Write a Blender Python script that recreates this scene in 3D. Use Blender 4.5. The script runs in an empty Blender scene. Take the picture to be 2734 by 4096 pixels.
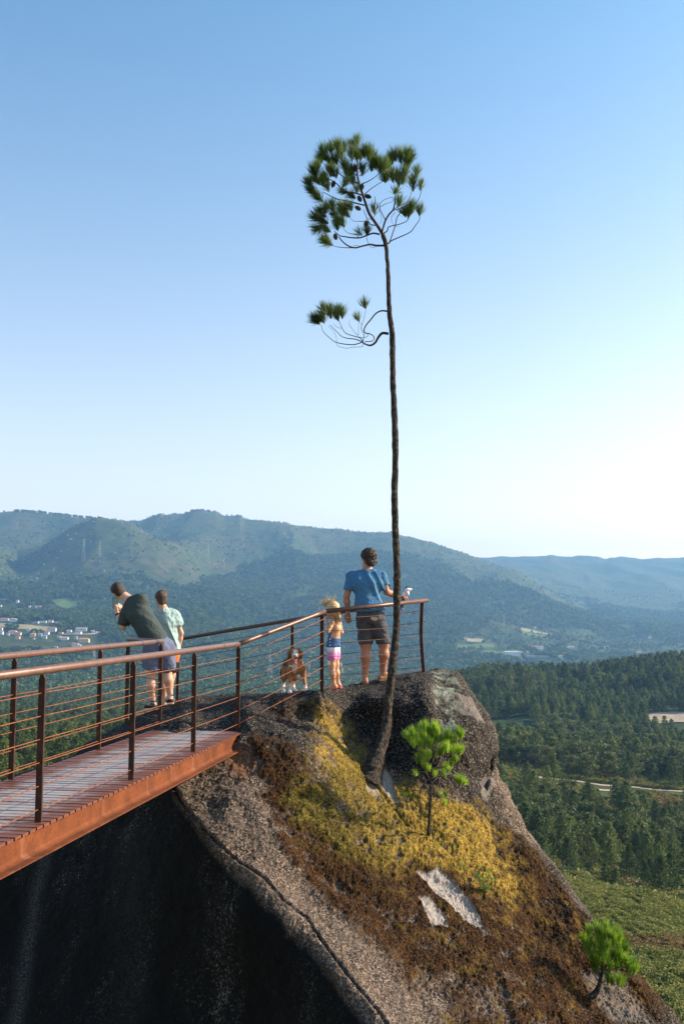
import bpy, math, random
import numpy as np
from mathutils import Vector, Matrix
R = math.radians
rng = np.random.default_rng(7)
random.seed(7)

# ------------------------------------------------------------------ camera
FS = 3982.0; CXS = 1367.0; CYS = 2048.0; CZ = 1.4; DS = 1.7436
PITCH = math.atan((2434 - CYS) / FS)
PC, PS = math.cos(PITCH), math.sin(PITCH)
scene = bpy.context.scene
col = scene.collection
cd = bpy.data.cameras.new('camera')
cam = bpy.data.objects.new('camera', cd)
col.objects.link(cam)
cd.sensor_fit = 'VERTICAL'; cd.sensor_height = 36.0; cd.sensor_width = 24.0
cd.lens = 36.0 * FS / 4096.0
cd.clip_start = 0.05; cd.clip_end = 60000
cam.location = (0, 0, CZ)
cam.rotation_euler = (math.pi / 2 + PITCH, 0, 0)
scene.camera = cam

# ------------------------------------------------------------------ light
SUN_AZ = R(10)      # from +X towards +Y
SUN_EL = R(28)
sdir = Vector((math.cos(SUN_EL) * math.cos(SUN_AZ), math.cos(SUN_EL) * math.sin(SUN_AZ), math.sin(SUN_EL)))
w = bpy.data.worlds.new('World'); scene.world = w; w.use_nodes = True
wn = w.node_tree
sky = wn.nodes.new('ShaderNodeTexSky'); sky.sky_type = 'NISHITA'; sky.sun_disc = False
sky.sun_elevation = SUN_EL; sky.sun_rotation = R(90) - SUN_AZ
sky.altitude = 500; sky.air_density = 1.0; sky.dust_density = 2.2; sky.ozone_density = 1.0
bg = wn.nodes['Background']
tint = wn.nodes.new('ShaderNodeMix'); tint.data_type = 'RGBA'; tint.blend_type = 'MULTIPLY'; tint.inputs[0].default_value = 1.0; tc = wn.nodes.new('ShaderNodeTexCoord'); sx = wn.nodes.new('ShaderNodeSeparateXYZ'); wn.links.new(tc.outputs['Generated'], sx.inputs[0])
mr = wn.nodes.new('ShaderNodeMapRange'); mr.interpolation_type = 'SMOOTHSTEP'; wn.links.new(sx.outputs[2], mr.inputs[0]); mr.inputs[1].default_value = 0.02; mr.inputs[2].default_value = 0.68
tm = wn.nodes.new('ShaderNodeMix'); tm.data_type = 'RGBA'; wn.links.new(mr.outputs[0], tm.inputs[0]); tm.inputs[6].default_value = (1.95, 1.52, 1.28, 1); tm.inputs[7].default_value = (0.72, 1.14, 1.25, 1); wn.links.new(tm.outputs[2], tint.inputs[7])
wn.links.new(sky.outputs[0], tint.inputs[6]); wn.links.new(tint.outputs[2], bg.inputs[0]); bg.inputs[1].default_value = 0.105
sl = bpy.data.lights.new('sun', 'SUN'); sl.energy = 5.0; sl.angle = R(0.5); sl.color = (1.0, 0.82, 0.62)
so = bpy.data.objects.new('sun', sl); col.objects.link(so)
so.rotation_euler = sdir.to_track_quat('Z', 'Y').to_euler()
so.location = (200, 60, 120)
scene.view_settings.view_transform = 'Standard'; scene.view_settings.look = 'None'
scene.view_settings.exposure = 0.95; scene.view_settings.gamma = 1.0
scene.render.engine = 'CYCLES'
scene.cycles.max_bounces = 8; scene.cycles.volume_bounces = 1
scene.cycles.transparent_max_bounces = 16

# ------------------------------------------------------------------ geometry of view
def ray(xs, ys):
    u = (xs - CXS) / FS; v = -(ys - CYS) / FS
    return u, PC - v * PS, PS + v * PC
def PSY(xs, ys, Y):                 # source pixel at world depth Y -> point
    a, b, c = ray(xs, ys); t = Y / b
    return np.stack([np.asarray(a * t, float) + 0 * t, np.asarray(b * t, float), CZ + c * t], -1)
def PD(xd, yd, Y): return PSY(np.asarray(xd, float) * DS, np.asarray(yd, float) * DS, np.asarray(Y, float))
def V(p): return Vector((float(p[0]), float(p[1]), float(p[2])))

# ------------------------------------------------------------------ noise (numpy)
def _hash(i, j, k, s):
    h = (i * 374761393 + j * 668265263 + k * 2147483647 + s * 974634777) & 0xFFFFFFFF
    h = ((h ^ (h >> 13)) * 1274126177) & 0xFFFFFFFF
    h = h ^ (h >> 16)
    return (h & 0xFFFFFF).astype(np.float32) / float(0x7FFFFF) - 1.0
def vnoise(x, y, z=0.0, s=0):
    x = np.asarray(x, np.float64); y = np.asarray(y, np.float64) + 0 * x; z = np.asarray(z, np.float64) + 0 * x
    xi = np.floor(x).astype(np.int64); yi = np.floor(y).astype(np.int64); zi = np.floor(z).astype(np.int64)
    fx = x - xi; fy = y - yi; fz = z - zi
    fx = fx * fx * (3 - 2 * fx); fy = fy * fy * (3 - 2 * fy); fz = fz * fz * (3 - 2 * fz)
    r = 0
    for a in (0, 1):
        for b in (0, 1):
            for c in (0, 1):
                r = r + _hash(xi + a, yi + b, zi + c, s) * (fx if a else 1 - fx) * (fy if b else 1 - fy) * (fz if c else 1 - fz)
    return r
def fbm(x, y, z=0.0, o=4, s=0, g=0.5):
    r = 0; a = 1.0; f = 1.0; t = 0
    for i in range(o):
        r = r + a * vnoise(np.asarray(x) * f + 17.3 * i, np.asarray(y) * f, np.asarray(z) * f, s + i); t += a; a *= g; f *= 2.03
    return r / t

# ------------------------------------------------------------------ objects
def tag(o, label=None, cat=None, group=None, kind=None):
    if label: o['label'] = label
    if cat: o['category'] = cat
    if group: o['group'] = group
    if kind: o['kind'] = kind
    return o
def empty(name, loc, label, cat, group=None, rot=(0, 0, 0)):
    o = bpy.data.objects.new(name, None); col.objects.link(o)
    o.location = loc; o.rotation_euler = rot; o.empty_display_size = 0.2
    return tag(o, label, cat, group)
def npmesh(name, verts, quads=None, tris=None, smooth=True):
    me = bpy.data.meshes.new(name)
    verts = np.asarray(verts, np.float32).reshape(-1, 3)
    q = np.zeros((0, 4), np.int32) if quads is None else np.asarray(quads, np.int32).reshape(-1, 4)
    t = np.zeros((0, 3), np.int32) if tris is None else np.asarray(tris, np.int32).reshape(-1, 3)
    me.vertices.add(len(verts)); me.vertices.foreach_set('co', verts.ravel())
    li = np.concatenate([q.ravel(), t.ravel()]).astype(np.int32)
    me.loops.add(len(li)); me.loops.foreach_set('vertex_index', li)
    n = len(q) + len(t); me.polygons.add(n)
    st = np.concatenate([np.arange(len(q)) * 4, len(q) * 4 + np.arange(len(t)) * 3]).astype(np.int32)
    tot = np.concatenate([np.full(len(q), 4), np.full(len(t), 3)]).astype(np.int32)
    me.polygons.foreach_set('loop_start', st); me.polygons.foreach_set('loop_total', tot)
    me.polygons.foreach_set('use_smooth', np.full(n, smooth, bool))
    me.update(calc_edges=True); me.validate()
    return me
def attr(me, name, arr):
    a = me.attributes.new(name, 'FLOAT', 'POINT'); a.data.foreach_set('value', np.asarray(arr, np.float32).ravel())
def mobj(name, me, mat, parent=None, world=True):
    """link mesh; vertices are in world space -> moved into the parent's frame (parents are unrotated empties or identity parts)"""
    o = bpy.data.objects.new(name, me); col.objects.link(o)
    if mat: me.materials.append(mat)
    if parent is not None:
        o.parent = parent
        if world:
            off = Vector((0, 0, 0)); p = parent
            while p is not None:
                off += Vector(p.location); p = p.parent
            me.transform(Matrix.Translation(-off))
    return o
class MB:
    """collects vertices and faces"""
    def __init__(s): s.v = []; s.q = []; s.t = []; s.n = 0
    def add(s, v, q=None, t=None):
        v = np.asarray(v, float).reshape(-1, 3); s.v.append(v)
        if q is not None and len(q): s.q.append(np.asarray(q).reshape(-1, 4) + s.n)
        if t is not None and len(t): s.t.append(np.asarray(t).reshape(-1, 3) + s.n)
        s.n += len(v)
    def box(s, c, ax, ay, az):      # centre and three half-axis vectors
        c, ax, ay, az = [np.asarray(k, float) for k in (c, ax, ay, az)]
        v = [c + i * ax + j * ay + k * az for k in (-1, 1) for j in (-1, 1) for i in (-1, 1)]
        s.add(v, [(0, 2, 3, 1), (4, 5, 7, 6), (0, 1, 5, 4), (2, 6, 7, 3), (0, 4, 6, 2), (1, 3, 7, 5)])
    def prism(s, poly, ext):        # polygon points extruded along ext
        p = np.asarray(poly, float); e = np.asarray(ext, float); n = len(p)
        s.add(np.concatenate([p, p + e]), [(i, (i + 1) % n, n + (i + 1) % n, n + i) for i in range(n)],
              [(0, i + 1, i) for i in range(1, n - 1)] + [(n, n + i, n + i + 1) for i in range(1, n - 1)])
    def tube(s, pts, rad, n=8, caps=True):
        pts = np.asarray(pts, float); m = len(pts)
        rad = np.full(m, rad, float) if np.isscalar(rad) else np.asarray(rad, float)
        tn = np.gradient(pts, axis=0); tn /= np.maximum(np.linalg.norm(tn, axis=1, keepdims=True), 1e-9)
        up = np.array([0, 0, 1.0]) if abs(tn[0, 2]) < .9 else np.array([1.0, 0, 0])
        rings = []; a = np.arange(n) * 2 * np.pi / n
        u = np.cross(up, tn[0]); u /= np.linalg.norm(u)
        for i in range(m):
            u = u - tn[i] * np.dot(u, tn[i]); u /= np.linalg.norm(u); w_ = np.cross(tn[i], u)
            rings.append(pts[i] + rad[i] * (np.cos(a)[:, None] * u + np.sin(a)[:, None] * w_))
        v = np.concatenate(rings); i0 = np.arange(m - 1)[:, None] * n; j = np.arange(n)[None]; j2 = (j + 1) % n
        q = np.stack([i0 + j, i0 + j2, i0 + n + j2, i0 + n + j], -1).reshape(-1, 4)
        t = []
        if caps:
            t = [(0, k + 1, k) for k in range(1, n - 1)] + [((m - 1) * n, (m - 1) * n + k, (m - 1) * n + k + 1) for k in range(1, n - 1)]
        s.add(v, q, t)
    def mesh(s, name, smooth=False):
        return npmesh(name, np.concatenate(s.v), np.concatenate(s.q) if s.q else None, np.concatenate(s.t) if s.t else None, smooth)
    def build(s, name, mat, parent=None, smooth=False): return mobj(name, s.mesh(name, smooth), mat, parent)
def spline(pts, n):
    p = np.asarray(pts, float); m = len(p)
    if m == 2: return p[0] + (p[1] - p[0]) * np.linspace(0, 1, n)[:, None]
    e = np.concatenate([[2 * p[0] - p[1]], p, [2 * p[-1] - p[-2]]])
    t = np.linspace(0, m - 1, n); i = np.minimum(t.astype(int), m - 2); f = (t - i)[:, None]
    a, b, c, d = e[i], e[i + 1], e[i + 2], e[i + 3]
    return .5 * (2 * b + (c - a) * f + (2 * a - 5 * b + 4 * c - d) * f ** 2 + (3 * b - a - 3 * c + d) * f ** 3)

# ------------------------------------------------------------------ materials
class NT:
    def __init__(s, name):
        s.m = bpy.data.materials.new(name); s.m.use_nodes = True; s.t = s.m.node_tree
        s.b = s.t.nodes['Principled BSDF']; s.out = s.t.nodes['Material Output']
    def put(s, sock, v):
        if isinstance(v, bpy.types.NodeSocket): s.t.links.new(v, sock)
        else:
            if hasattr(sock.default_value, '__len__') and not hasattr(v, '__len__'): v = (v, v, v)
            if sock.type == 'RGBA' and len(v) == 3: v = (*v, 1)
            sock.default_value = v
    def n(s, typ, outp=0, props={}, **kw):
        nd = s.t.nodes.new('ShaderNode' + typ)
        for k, v in props.items(): setattr(nd, k, v)
        for k, v in kw.items():
            s.put(nd.inputs[int(k[1:])] if k[0] == 'i' and k[1:].isdigit() else nd.inputs[k], v)
        return nd.outputs[outp]
    def attr(s, name): return s.n('Attribute', 2, {'attribute_name': name})
    def pos(s): return s.n('NewGeometry', 0)
    def obj(s): return s.n('TexCoord', 3)
    def noise(s, vec, scale, detail=4, rough=.6, outp=0, dist=0.0):
        return s.n('TexNoise', outp, {}, Vector=vec, Scale=scale, Detail=detail, Roughness=rough, Distortion=dist)
    def vor(s, vec, scale, outp=0, feature='F1', rand=1.0):
        return s.n('TexVoronoi', outp, {'feature': feature}, Vector=vec, Scale=scale, Randomness=rand)
    def map(s, v, a, b, c=0.0, d=1.0, smooth=False):
        return s.n('MapRange', 0, {'interpolation_type': 'SMOOTHSTEP' if smooth else 'LINEAR'}, i0=v, i1=a, i2=b, i3=c, i4=d)
    def math(s, op, a, b=0.0, clamp=False): return s.n('Math', 0, {'operation': op, 'use_clamp': clamp}, i0=a, i1=b)
    def vmul(s, v, k): return s.n('VectorMath', 0, {'operation': 'MULTIPLY'}, i0=v, i1=k)
    def mix(s, f, a, b, mode='MIX'):
        nd = s.t.nodes.new('ShaderNodeMix'); nd.data_type = 'RGBA'; nd.blend_type = mode; nd.clamp_factor = True
        s.put(nd.inputs[0], f); s.put(nd.inputs[6], a); s.put(nd.inputs[7], b); return nd.outputs[2]
    def ramp(s, f, stops):
        nd = s.t.nodes.new('ShaderNodeValToRGB'); s.put(nd.inputs[0], f); e = nd.color_ramp.elements
        while len(e) < len(stops): e.new(0.5)
        for k, (p, c) in zip(e, stops): k.position = p; k.color = (*c, 1)
        return nd.outputs[0]
    def bump(s, h, strength=1.0, dist=0.01):
        nd = s.t.nodes.new('ShaderNodeBump'); nd.inputs['Strength'].default_value = strength; nd.inputs['Distance'].default_value = dist
        s.put(nd.inputs['Height'], h); s.t.links.new(nd.outputs[0], s.b.inputs['Normal'])
    def base(s, c, rough=.8, metal=0.0, spec=None):
        s.put(s.b.inputs['Base Color'], c); s.put(s.b.inputs['Roughness'], rough); s.put(s.b.inputs['Metallic'], metal)
        if spec is not None: s.b.inputs['Specular IOR Level'].default_value = spec
        return s.m
def simple(name, c, rough=.8, metal=0.0, var=.25, scale=20.0, bump=0.0, bs=60.0, spec=.3, trans=0.0):
    m = NT(name); p = m.obj()
    f = m.noise(p, scale, 4)
    c = np.array(c)
    cc = m.mix(f, tuple(c * (1 - var)), tuple(np.minimum(c * (1 + var), 1)))
    m.base(cc, rough, metal, spec)
    if bump: m.bump(m.noise(p, bs, 3), 1.0, bump)
    return m.m
# ------------------------------------------------------------------ terrain: rows of (distance, ground line seen in the picture)
X0 = [-400, 0, 200, 400, 600, 800, 1000, 1200, 1400, 1600, 2000]
ROWS = [
 (25,  [(-400, 2800), (2000, 2800)]),
 (60,  [(-400, 2150), (600, 2150), (1000, 2280), (1300, 2330), (1450, 2345), (1600, 2330), (2000, 2330)]),
 (90,  [(-400, 2010), (600, 2010), (1000, 2100), (1300, 2150), (1450, 2165), (1600, 2165), (2000, 2160)]),
 (120, [(-400, 1930), (600, 1930), (1000, 1960), (1220, 2000), (1290, 2012), (1380, 2035), (1470, 2050), (1568, 2085), (2000, 2150)]),
 (160, [(-400, 1880), (600, 1880), (1000, 1970), (1200, 2020), (1400, 2050), (1600, 2090), (2000, 2120)]),
 (200, [(-400, 1835), (600, 1835), (1000, 1920), (1200, 1975), (1400, 2000), (1600, 2020), (2000, 2040)]),
 (260, [(-400, 1790), (600, 1790), (1000, 1860), (1200, 1905), (1400, 1920), (1600, 1930), (2000, 1930)]),
 (330, [(-400, 1748), (600, 1748), (1000, 1780), (1150, 1772), (1240, 1785), (1400, 1802), (1568, 1815), (2000, 1830)]),
 (450, [(-400, 1716), (600, 1716), (1000, 1710), (1200, 1735), (1400, 1745), (1600, 1755), (2000, 1760)]),
 (600, [(-400, 1690), (600, 1690), (1000, 1660), (1200, 1655), (1400, 1660), (1600, 1655), (2000, 1640)]),
 (850, [(-400, 1658), (600, 1658), (900, 1620), (1000, 1590), (1120, 1565), (1250, 1562), (1330, 1570), (1400, 1556), (1500, 1540), (1600, 1528), (2000, 1480)]),
 (1100,[(-400, 1630), (600, 1635), (1000, 1610), (1250, 1615), (1600, 1600), (2000, 1560)]),
 (1500,[(-400, 1585), (600, 1600), (1000, 1600), (1250, 1600), (1600, 1590), (2000, 1570)]),
 (2000,[(-400, 1525), (0, 1525), (400, 1530), (600, 1555), (1000, 1570), (1600, 1570), (2000, 1560)]),
 (2500,[(-400, 1435), (0, 1435), (250, 1440), (400, 1450), (600, 1490), (800, 1520), (1000, 1535), (1200, 1535), (1400, 1540), (2000, 1530)]),
 (3000,[(-400, 1385), (0, 1385), (250, 1395), (400, 1400), (600, 1430), (800, 1455), (1000, 1470), (1200, 1490), (1400, 1505), (2000, 1500)]),
 (3500,[(-400, 1300), (0, 1312), (200, 1325), (400, 1345), (600, 1370), (800, 1390), (1000, 1405), (1200, 1430), (1400, 1470), (2000, 1470)]),
 (4000,[(-400, 1230), (-100, 1240), (0, 1250), (40, 1292), (90, 1262), (150, 1225), (220, 1200), (300, 1203), (350, 1230), (420, 1272), (480, 1318), (560, 1335), (800, 1330), (1000, 1345), (1200, 1365), (1300, 1400), (1400, 1435), (2000, 1440)]),
 (4500,[(-400, 1230), (0, 1240), (100, 1250), (200, 1235), (300, 1225), (400, 1240), (600, 1265), (800, 1272), (1000, 1292), (1100, 1302), (1190, 1322), (1280, 1368), (1340, 1402), (1420, 1420), (2000, 1420)]),
 (5200,[(-400, 1190), (-100, 1182), (0, 1178), (30, 1174), (60, 1173), (90, 1173), (180, 1188), (240, 1192), (300, 1197), (325, 1195), (345, 1186), (362, 1180), (380, 1181), (420, 1180), (440, 1173), (465, 1172), (495, 1175), (515, 1184), (550, 1182), (562, 1190), (600, 1193), (640, 1197), (680, 1207), (720, 1212), (780, 1213), (820, 1219), (860, 1223), (900, 1221), (920, 1229), (950, 1234), (1000, 1249), (1050, 1264), (1107, 1283), (1160, 1310), (1240, 1350), (1340, 1385), (2000, 1400)]),
 (6000,[(-400, 1220), (0, 1215), (300, 1230), (600, 1230), (900, 1255), (1107, 1300), (1200, 1310), (1400, 1335), (2000, 1345)]),
 (7500,[(-400, 1280), (900, 1280), (1107, 1277), (1180, 1276), (1240, 1274), (1262, 1272), (1285, 1276), (1310, 1281), (1350, 1284), (1385, 1288), (1400, 1284), (1420, 1280), (1450, 1284), (1475, 1285), (1510, 1281), (1568, 1281), (1700, 1278), (2000, 1285)]),
 (9500,[(-400, 1330), (2000, 1330)]),
]
_ly = np.log(np.array([r[0] for r in ROWS], float))
_KN = np.arange(-400, 2001, 5.0)
_T = np.stack([np.interp(_KN, [a for a, b in r[1]], [b for a, b in r[1]]) for r in ROWS])
# slopes for monotone cubic interpolation along log distance
_d = np.diff(_T, axis=0) / np.diff(_ly)[:, None]
_m = np.zeros_like(_T); _m[1:-1] = np.where(_d[:-1] * _d[1:] > 0, 2 * _d[:-1] * _d[1:] / (_d[:-1] + _d[1:] + 1e-9 * np.sign(_d[:-1] + _d[1:] + 1e-12)), 0.0)
_m[0] = _d[0]; _m[-1] = _d[-1]
def yline(xd, Y):
    ly = np.log(np.clip(Y, 25.0, 9500.0)); i = np.clip(np.searchsorted(_ly, ly) - 1, 0, len(_ly) - 2)
    h = _ly[i + 1] - _ly[i]; t = (ly - _ly[i]) / h
    cx = np.clip((xd + 400) / 5.0, 0, len(_KN) - 1.001); j = cx.astype(int); f = cx - j
    def g(A, i): return A[i, j] * (1 - f) + A[i, j + 1] * f
    a, b, ma, mb = g(_T, i), g(_T, i + 1), g(_m, i) * h, g(_m, i + 1) * h
    return (2 * t**3 - 3 * t**2 + 1) * a + (t**3 - 2 * t**2 + t) * ma + (-2 * t**3 + 3 * t**2) * b + (t**3 - t**2) * mb
def ground_z(X, Y):
    X = np.asarray(X, float); Y = np.asarray(Y, float) + 0 * X; X = X + 0 * Y
    Yc = np.maximum(Y, 25.0)
    xd = 784 + 2284 * X / Yc
    for _ in range(2):
        yd = yline(xd, Yc); v = -(yd * DS - CYS) / FS
        xd = 784 + 2284 * X / Yc * (PC - v * PS)
    z = CZ + Yc * (PS + v * PC) / (PC - v * PS)
    # relief
    far = np.clip((Yc - 1800) / 1500, 0, 1); crest = 1 - .8 * np.exp(-((Yc - 5250) / 350) ** 2); back = np.clip((8600 - Yc) / 1200, .2, 1)
    qx = X + 160 * fbm(X / 700, Yc / 700, o=2, s=5); qy = Yc + 160 * fbm(X / 700, Yc / 700, o=2, s=9)
    rd = 1 - np.abs(fbm(qx / 520, qy / 1500, o=5, s=11)) * 2.4
    z = z + far * crest * back * (30 * (rd - .45) + 22 * fbm(X / 260, Yc / 260, o=4, s=3))
    near = 1 - far
    mid = np.clip((Yc - 40) / 300, 0, 1) * near
    z = z + mid * (np.interp(Yc, [100, 300, 800], [1.5, 1.6, 5.0]) * fbm(X / 70, Yc / 90, o=4, s=21)) + near * .5 * fbm(X / 9, Yc / 9, o=3, s=22)
    return z
def ground_hit(xd, yd, ylo, yhi, n=1500):
    """nearest ground point on the sight line through picture point (xd, yd) between two distances"""
    Y = np.exp(np.linspace(math.log(ylo), math.log(yhi), n)); p = PD(xd, yd, Y)
    g = ground_z(p[:, 0], p[:, 1]); k = np.where(g >= p[:, 2])[0]
    if len(k) == 0: k = [int(np.argmin(p[:, 2] - g))]
    q = p[k[0]]; return np.array([q[0], q[1], g[k[0]]])

def build_terrain():
    Ys = np.concatenate([[-40, -10, 10, 20], np.exp(np.linspace(math.log(26), math.log(2000), 420)), np.linspace(2012, 5700, 330), np.linspace(5740, 9500, 90)])
    us = np.concatenate([np.linspace(-.85, -.42, 25), np.linspace(-.415, .415, 800), np.linspace(.42, .85, 25)])
    Y, U = np.meshgrid(Ys, us, indexing='ij'); X = U * (Y + 60)
    Z = ground_z(X, Y)
    v = np.stack([X, Y, Z], -1).reshape(-1, 3); nr, nc = X.shape
    i = np.arange(nr - 1)[:, None] * nc + np.arange(nc - 1)[None]
    q = np.stack([i, i + 1, i + nc + 1, i + nc], -1).reshape(-1, 4)
    me = npmesh('hills', v, q)
    xd = 784 + 2284 * X / np.maximum(Y, 25); yd = yline(xd, Y)
    fo = forest_mask(X, Y, xd, yd)
    attr(me, 'forest', fo)
    fld = np.zeros(X.shape)
    for poly in FIELDS_GREEN: fld = np.maximum(fld, inpoly(xd, yd, poly) * (Y > 2200) * (Y < 3600))
    tan = np.zeros(X.shape)
    for poly in FIELDS_TAN: tan = np.maximum(tan, inpoly(xd, yd, poly) * (Y > 2200) * (Y < 3600))
    attr(me, 'field', fld); attr(me, 'tan', tan)
    attr(me, 'near', np.clip((150 - Y) / 20, 0, 1))
    m = NT('hills_ground'); p = m.pos()
    n1 = m.noise(p, .004, 6, .6); n2 = m.noise(p, .03, 6, .65); n3 = m.noise(p, .3, 4, .7)
    heath = m.mix(m.map(n1, .4, .62), (.044, .064, .022), (.080, .076, .038))
    heath = m.mix(m.map(n2, .45, .6), heath, (.030, .052, .018))
    rocky = m.mix(m.map(m.noise(p, .05, 8, .75), .60, .68), heath, (.26, .23, .20))
    forest = m.mix(m.map(n2, .35, .65), (.026, .046, .016), (.052, .080, .028))
    c = m.mix(m.attr('forest'), rocky, forest)
    c = m.mix(m.attr('field'), c, m.mix(n2, (.08, .13, .04), (.11, .16, .05)))
    c = m.mix(m.attr('tan'), c, (.30, .24, .14))
    nc_ = m.mix(m.map(n3, .42, .62), (.13, .17, .04), (.16, .17, .05))
    nc_ = m.mix(m.map(m.noise(p, 1.5, 5, .7), .4, .65), nc_, (.05, .06, .02))
    c = m.mix(m.attr('near'), c, nc_)
    m.bump(n3, .6, 1.5)
    m.base(c, .95, 0, .1)
    o = mobj('hills', me, m.m); tag(o, kind='structure'); return o

def inpoly(x, y, poly):
    r = np.zeros(np.shape(x), bool); n = len(poly); j = n - 1
    for i in range(n):
        xi, yi = poly[i]; xj, yj = poly[j]
        c = ((yi > y) != (yj > y)) & (x < (xj - xi) * (y - yi) / (yj - yi + 1e-9) + xi); r ^= c; j = i
    return r.astype(float)
FIELDS_GREEN = [[(120, 1370), (162, 1369), (178, 1380), (188, 1392), (150, 1388), (128, 1380)], [(70, 1371), (85, 1370), (98, 1380), (88, 1382), (74, 1378)],
                [(40, 1415), (120, 1413), (128, 1424), (60, 1424)], [(1100, 1505), (1190, 1506), (1188, 1513), (1120, 1516)], [(1040, 1490), (1130, 1488), (1130, 1496), (1050, 1497)],
                [(1190, 1452), (1250, 1460), (1240, 1468), (1200, 1462)]]
FIELDS_TAN = [[(144, 1389), (185, 1392), (190, 1397), (150, 1394)], [(0, 1437), (135, 1441), (140, 1447), (60, 1447), (0, 1445)], [(70, 1405), (140, 1410), (130, 1414), (80, 1410)],
              [(1180, 1440), (1250, 1447), (1262, 1453), (1200, 1450)], [(1060, 1474), (1110, 1478), (1105, 1483), (1070, 1482)]]
def forest_mask(X, Y, xd, yd):
    n = fbm(X / 330, Y / 500, o=4, s=41); n2 = fbm(X / 90, Y / 130, o=3, s=47)
    lim = np.interp(xd, [-400, 0, 100, 250, 400, 470, 600, 800, 950, 1100, 1250, 1400, 1600], [1318, 1318, 1328, 1345, 1345, 1322, 1262, 1262, 1290, 1330, 1375, 1390, 1380])
    f = np.clip((yd - lim + 55 * n + 25 * n2) / 14, 0, 1)
    f = np.where((Y > 6300), np.clip((yd - 1300 + 30 * n) / 10, 0, .6), f)
    v = np.clip((n + .25) / .3, 0, .93) * inpoly(xd, yd, [(-300, 1380), (230, 1376), (330, 1425), (420, 1450), (420, 1490), (200, 1500), (-300, 1500)]) + \
        .8 * np.clip((n + .1) / .2, 0, 1) * inpoly(xd, yd, [(1030, 1480), (1150, 1435), (1300, 1440), (1568, 1470), (1568, 1510), (1250, 1515), (1050, 1515)])
    f = f * (1 - v * (Y > 2000) * (Y < 3700))
    m = np.clip((n2 + .25) * 4 + (Y - 400) / 150, 0, 1)
    f = np.where(Y < 500, m, f)
    return np.where(Y < 125, 0, f)
# ------------------------------------------------------------------ the boulder
SIL = [(-260, 1930), (-120, 1850), (0, 1795), (60, 1770), (100, 1757), (168, 1735), (195, 1712), (225, 1692), (262, 1672), (300, 1650), (340, 1632), (380, 1616), (420, 1601), (470, 1594),
       (520, 1592), (560, 1592), (610, 1590), (650, 1587), (700, 1584), (738, 1582), (768, 1578), (800, 1572), (850, 1563), (880, 1558), (905, 1553), (930, 1549), (968, 1543), (985, 1536), (1005, 1531),
       (1030, 1533), (1055, 1541), (1066, 1556), (1076, 1574), (1092, 1592), (1103, 1612), (1122, 1638), (1133, 1660), (1141, 1690), (1143, 1712), (1134, 1732), (1136, 1748), (1147, 1775), (1160, 1800), (1172, 1832),
       (1190, 1872), (1215, 1915), (1240, 1945), (1290, 2008), (1330, 2062), (1372, 2122), (1420, 2180), (1468, 2238), (1520, 2300), (1560, 2350), (1610, 2420), (1680, 2520)]
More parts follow.
